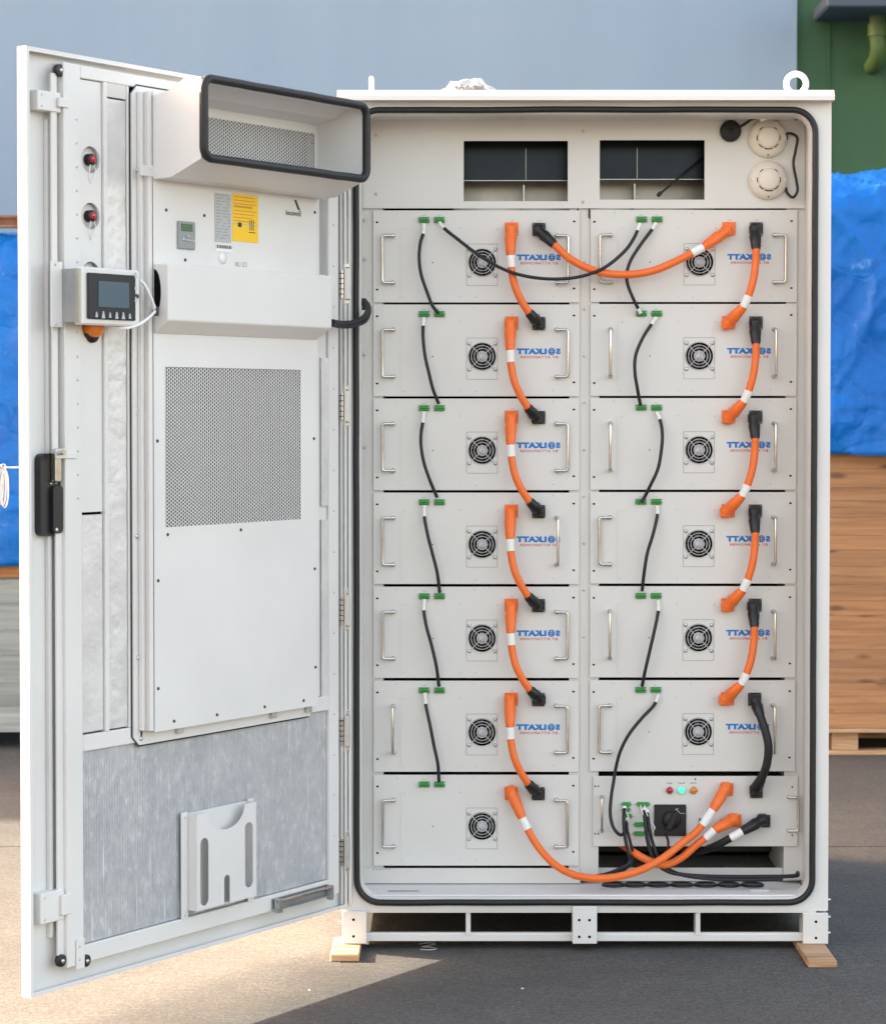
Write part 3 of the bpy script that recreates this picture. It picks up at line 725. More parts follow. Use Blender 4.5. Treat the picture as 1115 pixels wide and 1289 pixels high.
# liner boards with lamp holes
holes = [D(116, y, .004) for y in (201, 272, 346)] + [D(117, 412, .004)]
zs1, zs1b = D(104, 645, .006)[1], D(104, 648.5, .006)[1]
def liner1(mb):
    a, b_ = u1 + .002, uLr - .0028; cur = z_lt - .002
    for (hu, hz) in holes:
        r = .031; lo = hz - .036; mb.box(a, b_, -.002, .006, hz + .036, cur, 'door_paint')
        round_hole(mb, a, b_, lo, hz + .036, (a + b_) / 2, hz, min(r, (b_ - a) / 2 - .002), -.002, .006, 'door_paint'); cur = lo
    mb.box(a, b_, -.002, .006, zs1, cur, 'door_paint')
dpart('liner_board', liner1)
dpart('liner_board', lambda mb: mb.box(u1 + .002, uLr - .003, -.002, .007, zm1 + .004, zs1b, 'liner_board', .002))
zt2 = D(137, 124, .006)[1]
def crinkle(u_a, u_b, z_a, z_b, n0, m, seed, nu=8, nv=160, amp=.0018):
    mb = MB(MD); V = []; Fc = []
    for j in range(nv + 1):
        for i in range(nu + 1):
            u = u_a + (u_b - u_a) * i / nu; z = z_a + (z_b - z_a) * j / nv
            V.append((u, n0 + amp * noise.noise(Vector((u * 40 + seed, z * 60, seed))) + amp * .8 * noise.noise(Vector((u * 8 + seed, z * 9, seed))), z))
    for j in range(nv):
        for i in range(nu): Fc.append((j * (nu + 1) + i, j * (nu + 1) + i + 1, (j + 1) * (nu + 1) + i + 1, (j + 1) * (nu + 1) + i))
    mb.add(V, Fc, m, True)
    mb.box(u_a, u_b, -.0035, n0 - amp * 2, z_a, z_b, m)
    return mb
crinkle(u3 + .0025, u2 - .0025, zm1 + .004, zt2, .007, 'liner_board', 2, amp=.0016).build('insulation_strip', door)
dpart('end_cap', lambda mb: mb.box(u3 + .001, u2 - .001, -.003, .009, zt2 + .004, D(137, 103, .009)[1], 'galv_steel' if False else 'rail_paint', .001))
# liner strips on the hinge side
us0, us1 = D(403, 600, .006)[0], D(413.5, 600, .006)[0]
for i, (ya, yb_) in enumerate(((250, 345), (450, 637), (654, 878))):
    za, zb_ = D(404, ya, .006)[1], D(404, yb_, .006)[1]
    crinkle(us1, us0, zb_, za, .009 if i else .006, 'liner_board' if i else 'door_paint', 5 + i, 6, 50 if i else 4, .0016 if i else 0).build('insulation_strip', door)
dpart('edge_strip', lambda mb: mb.box(uRs + .0015, us0 + .02, -.0038, .004, zm1 + .001, z_lt - .001, 'door_paint'))
# foil foam
zfo0, zfo1 = zr_bot + .002, zm0 - .002
crinkle(uRs + .002, uLr - .002, zfo0, zfo1, .002, 'foil_foam', 11, 60, 40, .0012).build('foil_insulation', door)
# stile screws
mb = MB(MD)
uu = D(98, 600, NF)[0]
zz = D(98, 150, NF)[1]
while zz > D(98, 640, NF)[1]:
    mb.lathe((uu, NF, zz), [(.0033, 0), (.0028, .0015), (.001, .002)], 'zinc', 8, axis='YN'); zz -= .0545
uu = D(420, 600, NF)[0]; zz = D(420, 283, NF)[1]
while zz > D(420, 1100, NF)[1]:
    mb.lathe((uu, NF, zz), [(.003, 0), (.0025, .0014), (.001, .0018)], 'zinc', 8, axis='YN'); zz -= .108
mb.build('screws', door, stuff=True)
# lock rods, guides, rollers
ua, ub = D(66, 600, .0)[0], D(73, 600, .0)[0]
dpart('lock_rod', lambda mb: mb.box(ub, ua, -.004, .002, D(70, 590, 0)[1], D(70, 92, 0)[1], 'door_paint', .001))
ua2, ub2 = D(71, 900, .0)[0], D(79, 900, .0)[0]
dpart('lock_rod', lambda mb: mb.box(ub2, ua2, -.004, .002, D(78, 1208, 0)[1], D(70, 655, 0)[1], 'door_paint', .001))
uc, ud = D(56, 600, NS)[0], D(60, 600, NS)[0]
dpart('channel', lambda mb: mb.box(ud, uc, NS + .0005, NS + .012, D(60, 1180, NS)[1], D(58, 150, NS)[1], 'door_paint', .001))
def roller(px, py, n):
    u, z = D(px, py, n)
    mb = MB(MD); mb.lathe((u, n - .012, z), [(.012, 0), (.0145, .001), (.0145, .011), (.012, .012), (.004, .012)], 'black_plastic', 20, axis='YN')
    mb.lathe((u, n, z), [(.005, 0), (.005, .004), (.001, .005)], 'steel', 10, axis='YN'); return mb.build('roller', door)
roller(76.5, 88, .008); roller(78.5, 1210, .008); roller(109.5, 1210, .016)
def guide(px0, px1, py0, py1):
    a, z1__ = D(px0, py0, .004); b_, z0__ = D(px1, py1, .004)
    mb = MB(MD); mb.box(b_ + .004, a, NS + .001, .006, z0__, z1__, 'door_paint', .002)
    mb.box(b_ - .012, b_ + .02, .0065, .016, z0__ + .012, z1__ - .012, 'door_paint', .0015)
    for zz in (z0__ + .01, z1__ - .01): mb.lathe((a - .012, .006, zz), [(.0035, 0), (.001, .002)], 'zinc', 8, axis='YN')
    mb.build('rod_guide', door)
guide(47, 78, 112, 142); guide(51, 82, 1126, 1157)
u, z = D(103, 1200, NF)
dpart('rod_bracket', lambda mb: (mb.box(u - .004, u + .022, NF + .0005, NF + .006, z - .035, z + .035, 'door_paint', .001), [mb.lathe((u + .014, NF + .006, z + s), [(.0035, 0), (.001, .002)], 'zinc', 8, axis='YN') for s in (-.012, .018)]))
# swing handle and lock body
u0h, z1h = D(51, 571, -.004); u1h, z0h = D(76.5, 674, -.004)
mb = MB(MD); mb.prism(rr(u1h, u0h, z0h, z1h, .016, 6), NS + .001, -.004, 'black_plastic')
mb.prism(rr(u1h + .003, (u0h + u1h) / 2 + .002, z0h + .006, z0h + .115, .01, 6), -.0038, .006, 'black_plastic')
lock = mb.build('handle', door)
mb = MB(MD); uc_ = (u0h + u1h) / 2 - .006
mb.box(uc_ - .014, uc_ + .006, -.0035, .012, z0h + .125, z1h + .01, 'steel', .002)
mb.box(uc_ - .024, uc_ + .012, .0125, .018, z1h - .012, z1h + .012, 'zinc', .001)
mb.tube([(uc_ - .004, .018, z1h + .002), (uc_ - .004, .03, z1h + .002)], .006, 'steel', 10)
mb.box(uc_ - .06, uc_ - .022, .0120, .016, z1h - .012, z1h + .002, 'door_paint', .001)
mb.build('latch', lock); mb = MB(MD)
for s in (0, .016): mb.lathe((uc_ - .012 + s, -.0036, z0h + .12), [(.0035, 0), (.001, .003)], 'steel', 8, axis='YN')
mb.lathe((uc_ - .004, .0062, z0h + .014), [(.005, 0), (.001, .003)], 'steel', 8, axis='YN')
mb.build('lock_screws', lock, stuff=True)
# door stay
a, z1__ = D(343, 1137, .016); b_, _z = D(414, 1121, .016)
zst = z1__
mb = MB(MD); mb.box(b_, a, NF + .0005, NF + .003, zst - .018, zst + .01, 'galv_steel', .001)
mb.box(b_, a, NF + .0035, NF + .02, zst - .018, zst - .015, 'galv_steel')
mb.tube([(b_ + .005, NF + .016, zst + .004), (a - .005, NF + .016, zst + .004)], .0045, 'steel', 10)
mb.box(a - .02, a - .005, NF + .004, NF + .022, zst - .026, zst + .009, 'galv_steel', .001); mb.box(b_ + .002, b_ + .012, NF + .004, NF + .022, zst - .03, zst + .009, 'galv_steel', .001)
mb.build('door_stay', door)
# hinges: on the cabinet side of the joint
yh = Y0 - .012
hsrc = None
for k, yc in enumerate((357, 511, 768, 920, 1072)):
    p = P(433.5, yc, yh)
    if hsrc is None:
        mb = MB(Matrix.Translation(p)); s_ = 1 / 470
        mb.box(-3.5 * s_, 8 * s_, .004, .010, -27 * s_, 27 * s_, 'zinc', .001)
        mb.box(0 * s_, 7 * s_, -.006, .0035, -20 * s_, 20 * s_, 'zinc', .002)
        mb.box(-1 * s_, 6 * s_, -.004, .0034, 20.5 * s_, 25 * s_, 'steel', .001); mb.box(-1 * s_, 6 * s_, -.004, .0034, -25 * s_, -20.5 * s_, 'steel', .001)
        mb.tube([(-3.5 * s_, -.003, -18 * s_), (-3.5 * s_, -.003, 16 * s_)], .0055, 'steel', 10)
        hsrc = mb.build('hinge', cab); hp = p
        mb = MB(Matrix.Translation(p))
        for q in (-13, -6.5, 0, 6.5, 13): mb.tube([(-3.5 * s_, -.003, q * s_ - .0012), (-3.5 * s_, -.003, q * s_ + .0012)], .0068, 'bolt_metal', 10)
        pin = mb.build('knuckles', hsrc, stuff=True)
    else:
        h = piece(hsrc, p - hp, cab); q = pin.copy(); scene.collection.objects.link(q); q.parent = h
mb = MB(); mb.box(X(428.5, Y0), X(432, Y0), Y0 - .014, Y0 - .001, ZB + .02, ZT - .04, 'door_paint', .001)
mb.box(X(432.2, Y0), X(438, Y0), Y0 - .006, Y0 - .001, ZB + .02, ZT - .04, 'galv_steel', .001)
mb.box(X(438.4, Y0), X(442.5, Y0), Y0 - .012, Y0 - .001, ZB + .02, ZT - .04, 'door_paint', .001); mb.build('hinge_channel', cab)

# ------------------------------------------------------------------ lamps in the door holes
for k, (hu, hz) in enumerate(holes):
    hu = (u1 + uLr) / 2
    t = empty('indicator_lamp', tuple(MD @ Vector((hu, .0, hz))), DANG)
    mb = MB(MD); mb.lathe((hu, -.0039, hz), [(.034, 0), (.034, .0005), (.001, .0005)], 'rail_paint', 24, axis='YN'); mb.build('back_plate', t)
    if k < 3:
        mb = MB(MD); mb.lathe((hu, -.0035, hz), [(.014, 0), (.014, .014), (.011, .018), (.001, .018)], 'black_plastic', 16, axis='YN'); mb.build('socket', t)
        mb = MB(MD); mb.lathe((hu + .004, .0146, hz), [(.008, 0), (.008, .006), (.006, .008), (.001, .008)], 'red_lens' if k < 2 else 'black_plastic', 14, axis='YN'); mb.build('contact_block', t)
        mb = MB(MD)
        for s in (-1, 1): mb.tube(smooth_path([(hu + .006 * s, .012, hz - .012), (hu + .01 * s, .012, hz - .03), (hu, .008, hz - .055)], 4), .0012, 'white_label', 5)
        mb.build('wires', t)
        tag(t, ('red backed indicator lamp in the upper round hole of the door', 'red backed indicator lamp in the middle round hole of the door', 'dark lamp socket in the door hole just above the display box')[k], 'lamp')
    else:
        mb = MB(MD); mb.lathe((hu, -.003, hz), [(.024, 0), (.024, .022), (.020, .034), (.010, .040), (.001, .041)], 'orange_lens', 20, axis='YN'); mb.build('dome', t)
        mb = MB(MD); mb.lathe((hu - .001, -.0035, hz - .016), [(.02, 0), (.02, .016), (.001, .018)], 'black_plastic', 16, axis='YN'); mb.build('base', t)
        tag(t, 'orange warning beacon poking out under the display box', 'lamp')

# ------------------------------------------------------------------ air conditioner on the door
ac = empty('air_conditioner', tuple(MD @ Vector((.45, .016, D(195, 922, .05)[1]))), DANG)
tag(ac, 'white air conditioner filling the middle of the open door', 'air conditioner')
def apart(name, f, parent=ac, **k):
    mb = MB(MD); f(mb); return mb.build(name, parent, **k)
NA = .048
uf = D(167, 600, NF + .004)[0]; uq = D(190, 600, .016)[0]
uL, uRr = D(194, 600, NA)[0], D(400, 600, NA)[0]
zfl_t, zfl_b = D(174, 108, .016)[1], D(176, 938, .016)[1]
zt_ac = zfl_t - .004
def flange(mb):
    c = .02
    mb.prism([(uRr - .006, zfl_b), (uf - c, zfl_b), (uf, zfl_b + c), (uf, zfl_t - c), (uf - c, zfl_t), (uRr - .006, zfl_t)], NF + .001, NF + .005, 'ac_paint')
apart('flange', flange)
def gap_shade(mb):
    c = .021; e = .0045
    mb.prism([(uRr - .006, zfl_b - e), (uf - c, zfl_b - e), (uf + e, zfl_b + c), (uf + e, zfl_t - c), (uf - c, zfl_t + e), (uRr - .006, zfl_t + e)], NF + .0003 , NF + .0009, 'rubber')  # black rim stands in for the shaded gap around the flange
apart('flange_gap_shade', gap_shade)
def gap_shade2(mb): mb.box(uL + .013, uL + .0165, NF + .0052, NF + .0075, zfl_b + .02, zt_ac - .02, 'rubber')
apart('flange_gap_shade', gap_shade2)
zpb = D(195, 922, NA)[1]; zpt = zt_ac - .006
def housing(mb):
    mb.box(uRr + .003, uL - .008 + .02, NF + .0055, NA - .004, zfl_b + .012, zt_ac - .01, 'ac_paint', .003)
# open housing so that the grilles have depth behind them
def housing_open(mb):
    a, b_, c, d = uRr + .003, uL + .012, zpb + .004, zt_ac - .01; n0, n1 = NF + .0055, NA - .002
    mb.box(b_ - .003, b_, n0, n1, c, d, 'ac_paint'); mb.box(a, a + .003, n0, n1, c, d, 'ac_paint')
    mb.box(a + .0031, b_ - .0031, n0, n1, c, c + .003, 'ac_paint'); mb.box(a + .0031, b_ - .0031, n0, n1, d - .003, d, 'ac_paint')
    mb.box(a + .0031, b_ - .0031, n0, n0 + .002, c + .0031, d - .0031, 'coil_blue_shade')
    mb.box(b_ + .0005, b_ + .012, n0, n0 + .014, c, d, 'ac_paint', .002)
    mb.box(uL - .004 + .006, b_ - .0002 + .004, n1 - .004, n1 + .001, c, d, 'ac_paint', .001)
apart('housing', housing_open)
# cover panel with two openings
gl0, gl1 = D(208, 560, NA)[0], D(378.5, 560, NA)[0]; gz1, gz0 = D(208, 461.5, NA)[1], D(208, 664, NA)[1]
gu0, gu1 = D(236, 180, NA)[0], D(396, 180, NA)[0]; hz1, hz0 = D(395, 168, NA)[1], D(395, 214, NA)[1]
zmid = (gz1 + hz0) / 2
mbx = MB(MD)
grid_frame(mbx, uRr, uL, zpb, zmid, gl1, gl0, gz0, gz1, NA - .002, NA, 'ac_paint')
grid_frame(mbx, uRr, uL, zmid, zpt, gu1, gu0, hz0, hz1, NA - .002, NA, 'ac_paint')
cover = mbx.build('cover_panel', ac)
def perforated(u0, u1_, z0, z1, pz, m):
    mb = MB(MD); dx = pz * .866; rh = pz * .43; V = []; Fc = []; n0, n1 = NA - .0035, NA - .0022
    nx = int((u1_ - u0) / dx) + 1; nz_ = int((z1 - z0) / pz) + 1
    for i in range(nx):
        for j in range(nz_ + (i % 2)):
            cx = u0 + (i + .5) * dx; cz = z0 + (j + (.5 if i % 2 == 0 else 0)) * pz
            k = len(V)
            for q in range(6):
                a = R(60 * q); V.append((cx + pz * .5774 * math.cos(a), n1, cz + pz * .5774 * math.sin(a)))
            for q in range(6):
                a = R(60 * q); V.append((cx + rh * math.cos(a), n1, cz + rh * math.sin(a)))
            for q in range(6):
                a = R(60 * q); V.append((cx + rh * math.cos(a), n0, cz + rh * math.sin(a)))
            for q in range(6):
                r_ = (q + 1) % 6
                Fc.append((k + q, k + r_, k + 6 + r_, k + 6 + q)); Fc.append((k + 6 + q, k + 6 + r_, k + 12 + r_, k + 12 + q))
    mb.add(V, Fc, m); return mb
perforated(gl1 - .002, gl0 + .002, gz0 - .002, gz1 + .002, .0086, 'ac_paint').build('perforated_grille', ac, stuff=True)
perforated(gu1 - .002, gu0 + .002, hz0 - .002, hz1 + .002, .0086, 'ac_paint').build('perforated_grille', ac, stuff=True)
# cable cover box across the unit
nb = DU(212, uL, 403)[0]
zb_bk = D(194, 420, NA)[1]; zb_fr = DU(212, uL, 403)[1]; zt_fr = DU(212, uL, 331)[1]
uBR = D(418, 400, nb)[0]; uBRb = D(398, 425, NA)[0]
mb = MB(MD)
mb.hexa([(uL, NA + .0005, zb_bk), (uBRb, NA + .0005, zb_bk), (uBRb, NA + .0005, zt_fr), (uL, NA + .0005, zt_fr),
         (uL, nb, zb_fr), (uBR, nb, zb_fr), (uBR, nb, zt_fr), (uL, nb, zt_fr)], 'ac_paint')
box_o = mb.build('cable_cover', ac)
bv = box_o.modifiers.new('b', 'BEVEL'); bv.width = .004; bv.segments = 3
for p_ in box_o.data.polygons: p_.use_smooth = False
nmid = (NA + nb) / 2; zc = (zb_fr + zt_fr) / 2
mb = MB(MD)   # dark grommet hole on the left end
pts = [(NA + .003, zc + .055)] + [(NA + .003 + .020 * math.sin(R(a)), zc + .055 - .11 * (1 - math.cos(R(a))) / 2) for a in range(20, 180, 20)] + [(NA + .003, zc - .055)]
V = [(uL + .0012, n, z) for n, z in pts] + [(uL + .0002, n, z) for n, z in pts]; n_ = len(pts)
mb.add(V, [list(range(n_)), list(range(2 * n_ - 1, n_ - 1, -1))] + [(i, (i + 1) % n_, (i + 1) % n_ + n_, i + n_) for i in range(n_)], 'black_void')
mb.build('cable_opening', ac)
# air duct hood
nd = DU(253, uL, 197)[0]
zd_b = DU(253, uL, 199)[1]; zd_t = D(258, 97, nd)[1]; zd_bb = D(203, 226, NA)[1]
uDR = D(459, 180, nd)[0]
print('duct', nd, 'box', nb, uL, uRr, uDR, 'W', W_, zbd, ztd)
tk = .007
zmT, zmB = DU(215, uL, 112), DU(215, uL, 223)
top_q = [(NA + .0005, DU(194, uL, 120)[1]), zmT, DU(231, uL, 98), (nd, zd_t)]
top_q[2] = (top_q[2][0], zd_t - .001)
bot_q = [(NA + .0005, DU(194, uL, 225)[1]), zmB, (nd, zd_b)]
bot_q[1] = (zmB[0], bot_q[0][1] + .002)
print('hood', top_q, bot_q, ztd, zpt)
def prism_x(mb, pts, x0, x1, m):
    n = len(pts); V = [(x0, a, b) for a, b in pts] + [(x1, a, b) for a, b in pts]
    mb.add(V, [list(range(n)), list(range(2 * n - 1, n - 1, -1))] + [(i, i + n, (i + 1) % n + n, (i + 1) % n) for i in range(n)], m)
mb = MB(MD); poly = bot_q + top_q[::-1]
prism_x(mb, poly, uL - tk, uL, 'ac_paint'); prism_x(mb, poly, uDR, uDR + tk, 'ac_paint')
x0, x1 = uDR + tk + .0002, uL - tk - .0002
for q_, sgn in ((top_q, -1), (bot_q, 1)):
    for a_, b_ in zip(q_, q_[1:]):
        mb.hexa([(x0, a_[0], a_[1]), (x1, a_[0], a_[1]), (x1, a_[0], a_[1] + sgn * tk), (x0, a_[0], a_[1] + sgn * tk), (x0, b_[0], b_[1]), (x1, b_[0], b_[1]), (x1, b_[0], b_[1] + sgn * tk), (x0, b_[0], b_[1] + sgn * tk)], 'ac_paint')
mb.box(uRr, uL, NA - .002, NA - .0002, zpt, max(zpt + .002, top_q[0][1] + .004), 'ac_paint')
mb.build('air_duct', ac)
gl = rr(uDR + .002, uL - .002, zd_b + .002, zd_t - .002, .026, 6)
pts = []
for i in range(len(gl)):
    a, b_ = gl[i], gl[(i + 1) % len(gl)]; n_ = max(1, int(math.dist(a, b_) / .05))
    for k in range(n_): pts.append((a[0] + (b_[0] - a[0]) * k / n_, nd + .007 + .0012 * noise.noise(Vector((i, k * .7, 1))), a[1] + (b_[1] - a[1]) * k / n_ + .0015 * noise.noise(Vector((i * 2, k * .8, 5)))))
apart('gasket', lambda mb: mb.tube(pts, .0105, 'rubber', 10, closed=True))
apart('duct_screws', lambda mb: [mb.lathe((u, NA, z), [(.002, 0), (.001, .001)], 'bolt_metal', 8, axis='YN') for u, z in [D(*q, NA) for q in ((393, 168), (393, 180), (330, 158))]], stuff=True)
# screws on the panel
sp = [(209, 264), (257, 271), (233, 327), (396, 267), (198, 555), (395, 552), (303, 667), (211, 673), (199, 731), (396, 716), (199, 867), (397, 840), (219, 908), (273, 900), (333, 890), (382, 882)]
apart('screws', lambda mb: [mb.lathe((u, NA, z), [(.0042, 0), (.0036, .002), (.001, .0028)], 'bolt_metal', 10, axis='YN') for u, z in [D(*q, NA) for q in sp]], stuff=True)
fs = [(172.5, 353), (174, 521), (172, 675), (174, 828), (177, 930), (172, 214)]
apart('flange_bolts', lambda mb: [mb.lathe((u, NF + .005, z), [(.0055, 0), (.0055, .003), (.003, .004), (.001, .005)], 'zinc', 8, axis='YN') for u, z in [D(*q, NF + .005) for q in fs]], stuff=True)
apart('clamp_bar', lambda mb: mb.box(D(200, 220, NA)[0], D(177, 220, NA)[0], NA - .005, NA - .002 + .004, D(180, 221, NA)[1], D(180, 207, NA)[1], 'ac_paint', .001))
# bottom clips
for q in ((229, 919), (347, 900), (391, 893)):
    u, z = D(*q, .03); mb = MB(MD); mb.box(u - .01, u + .01, NF + .006, NF + .016, z - .008, z + .006, 'zinc', .001); mb.build('clip', ac)
# controller display
def DRc(x0, y0, x1, y1, n):
    a, z1_ = D(x0, y0, n); b_, z0_ = D(x1, y1, n); return b_, a, z0_, z1_
a0_, a1_, b0_, b1_ = DRc(222.5, 277.5, 244, 314.5, NA)
mb = MB(MD); mb.box(a0_, a1_, NA + .0003, NA + .006, b0_, b1_, 'display_grey', .002); disp = mb.build('controller', ac)
a0_, a1_, b0_, b1_ = DRc(226, 281, 239.5, 291.5, NA)
mb = MB(MD); mb.box(a0_, a1_, NA + .0062, NA + .0075, b0_, b1_, 'display_green'); mb.build('screen', disp)
mb = MB(MD)
for q in ((228, 301), (232, 302), (236, 302.5), (240, 303), (234, 297)):
    u, z = D(*q, NA); mb.box(u - .006, u + .004, NA + .0061, NA + .0085, z - .003, z + .003, 'sticker_silver', .001)
mb.build('buttons', disp)
# stickers
def sticker(x0, y0, x1, y1, m, name, extra=None):
    a0_, a1_, b0_, b1_ = DRc(x0, y0, x1, y1, NA)
    b0_ = D(x0, y1 - (x1 - x0) * .11, NA)[1]
    mb = MB(MD); mb.box(a0_, a1_, NA + .0004, NA + .0012, b0_, b1_, m)
    if extra: extra(mb, a0_, a1_, b0_, b1_)
    return mb.build(name, ac)
def lines_s(mb, a, b_, c, d):
    random.seed(4); zz = d - .006
    while zz > c + .004:
        x = b_ - .004
        while x > a + .006:
            w__ = random.uniform(.006, .028); mb.box(max(a + .004, x - w__), x, NA + .0013, NA + .0016, zz, zz + .0025, 'grey_ink'); x -= w__ + random.uniform(.003, .02)
        zz -= .0075
sticker(270, 242, 290.5, 306, 'sticker_silver', 'rating_label', lines_s)
def lines_y(mb, a, b_, c, d):
    random.seed(9); zz = d - .008; k = 0; zsplit = c + (d - c) * .38
    while zz > zsplit + .004:
        mb.box(a + .006 + random.uniform(0, .02), b_ - .006, NA + .0013, NA + .0016, zz, zz + (.005 if k == 3 else .002), 'sticker_print'); zz -= .0085; k += 1
    mb.box(a, b_, NA + .0013, NA + .0015, zsplit - .002, zsplit, 'sticker_silver')
    um = b_ - (b_ - a) * .28; mb.box(um - .007, um + .007, NA + .0013, NA + .0016, c + .036, c + .047, 'ink')
    for q in (0, .007, .014): mb.box(a + .018 + q, a + .0205 + q, NA + .0013, NA + .0016, c + .03, c + .056, 'ink')
    mb.box(a + .012, a + .038, NA + .0013, NA + .0016, c + .024, c + .026, 'ink')
sticker(292, 243, 324.5, 306.5, 'sticker_yellow', 'warning_label', lines_y)
def bars(mb, a, b_, c, d):
    random.seed(2); x = b_ - .003
    while x > a + .004:
        w__ = random.uniform(.0012, .005); mb.box(x - w__, x, NA + .0013, NA + .0016, c + (d - c) * .42, d - .002, 'ink'); x -= w__ + random.uniform(.001, .0035)
sticker(271.5, 306.5, 292, 318, 'white_label', 'barcode_label', bars)
apart('round_label', lambda mb: mb.lathe((D(280, 324, NA)[0], NA + .0002, D(280, 324, NA)[1]), [(.016, 0), (.016, .0015), (.001, .0016)], 'white_label', 20, axis='YN'))
def aclogo(mb):
    u, z = D(369, 268, NA); mb.text('Envicool', u, z, .062, .013, NA + .0006, 'ink', mirror=False, bold=.02)
    u, z = D(374, 259.5, NA); mb.prism([(u - .012, z - .01), (u - .002, z - .008), (u + .013, z + .016), (u + .005, z + .016)], NA + .0004, NA + .001, 'ink')
apart('logo', aclogo)
def acsmall(mb):
    u, z = D(303, 332.5, NA); mb.text('CE UK', u, z, .05, .012, NA + .0006, 'grey_ink', mirror=False)
apart('marking', acsmall)

# ------------------------------------------------------------------ display box on the door
nh = .075
ub0, zb1 = D(103.5, 335, nh); ub1, zb0 = D(176.5, 405, nh)
zb0 = D(103.5, 408, nh)[1]
hm = empty('display_box', tuple(MD @ Vector(((ub0 + ub1) / 2, NF, zb0))), DANG)
tag(hm, 'small control display box with dark screen mounted on the open door', 'display')
def hpart(name, f, parent=hm, **k):
    mb = MB(MD); f(mb); return mb.build(name, parent, **k)
hpart('housing', lambda mb: mb.box(ub1, ub0, nh - .028, nh, zb0, zb1, 'door_paint', .004))
def brk(mb):
    mb.box(ub0 + .001, ub0 + .004, NF + .002, nh - .004, zb0 + .006, zb1 - .004, 'galv_steel'); 
    mb.box(ub0 + .001, ub0 + .04, NF + .0008, NF + .004, zb0 - .006, zb1 + .012, 'door_paint', .001)
hpart('bracket', brk)
hpart('bracket', lambda mb: mb.box(ub1 + .01, ub1 + .013, NF + .002, nh - .029, zb0 + .006, zb1 - .004, 'door_paint'))
hpart('screws', lambda mb: [mb.lathe((ub0 + .025, NF + .004, zz), [(.004, 0), (.001, .003)], 'zinc', 8, axis='YN') for zz in (zb0, zb1 + .005)], stuff=True)
w0 = ub0 - (ub0 - ub1) * .065; w1_ = ub0 - (ub0 - ub1) * .895; q0 = zb0 + (zb1 - zb0) * .10; q1 = zb0 + (zb1 - zb0) * .90
bz = hpart('bezel', lambda mb: mb.box(w1_, w0, nh + .0005, nh + .006, q0, q1, 'dark_screen', .003))
s0 = ub0 - (ub0 - ub1) * .235; s1 = ub0 - (ub0 - ub1) * .765; r0 = zb0 + (zb1 - zb0) * .315; r1 = zb0 + (zb1 - zb0) * .765
hpart('screen', lambda mb: mb.box(s1, s0, nh + .0062, nh + .0072, r0, r1, 'screen_glass'), bz)
def btn(mb, u, z, s=.006): mb.prism([(u - s * .7, z - s), (u + s * .7, z - s), (u + s * .2, z + s), (u - s * .2, z + s)], nh + .0062, nh + .009, 'sticker_silver')
for k in range(6):
    hpart('button', lambda mb: btn(mb, s0 + .008 - (s0 - s1) * k / 4.6, r0 - .018, .008 if k in (1, 3, 4) else .006), bz)
for k in range(3): hpart('button', lambda mb: btn(mb, s1 - .022, r0 + .022 + k * .028, .006), bz)
hpart('screw', lambda mb: mb.lathe((ub1 + .012, nh, (zb0 + zb1) / 2 + .005), [(.006, 0), (.004, .004), (.001, .004)], 'bolt_metal', 10, axis='YN'))
# white cable from the display to the air conditioner cover
def dpt(px, py, n): u, z = D(px, py, n); return (u, n, z)
cab1 = empty('control_cable', tuple(MD @ Vector(dpt(196, 391, NA + .02))), DANG)
for nm, pp in (('cable', [(176, 353, .06), (182, 358, .065), (189, 372, .07), (196, 390, NA + .02)]), ('cable', [(196, 391, NA + .02), (188, 399, .075), (175, 408, .08), (158, 413, .07), (140, 411, .045), (134, 408, .03)]), ('cable', [(176, 351, .055), (186, 366, .06), (195, 392, NA + .018)])):
    mb = MB(MD); mb.tube(smooth_path([dpt(*q) for q in pp], 8), .0036, 'white_label', 7); mb.build(nm, cab1)
mb = MB(MD); u, n, z = dpt(196.5, 391, NA + .02); mb.tube([(u, n, z - .012), (u, n, z + .010)], .0065, 'black_plastic', 8); mb.build('cable_tie', cab1)
tag(cab1, 'white spiral wrapped cable looping from the display box', 'cable')

# ------------------------------------------------------------------ document holder
nf_ = .010
dh0, dz1 = D(236, 1024, nf_); dz0 = D(236, 1146, nf_)[1]
nfd = DU(249, dh0 - .002, 1080)[0]; dh1 = D(322, 1060, nfd)[0]
doc = empty('document_holder', tuple(MD @ Vector(((dh0 + dh1) / 2, .01, dz0))), DANG)
tag(doc, 'white slotted document holder on the foil lining of the door', 'document holder')
hh = dz1 - dz0; ww = dh0 - dh1
mb = MB(MD)
# front plate outline (x,z) with scoop, notch; slots are gaps between strips
def strip(xa, xb, za, zb_): mb.box(dh1 + ww * xa, dh1 + ww * xb, nfd - .002, nfd, dz0 + hh * za, dz0 + hh * zb_, 'door_paint')
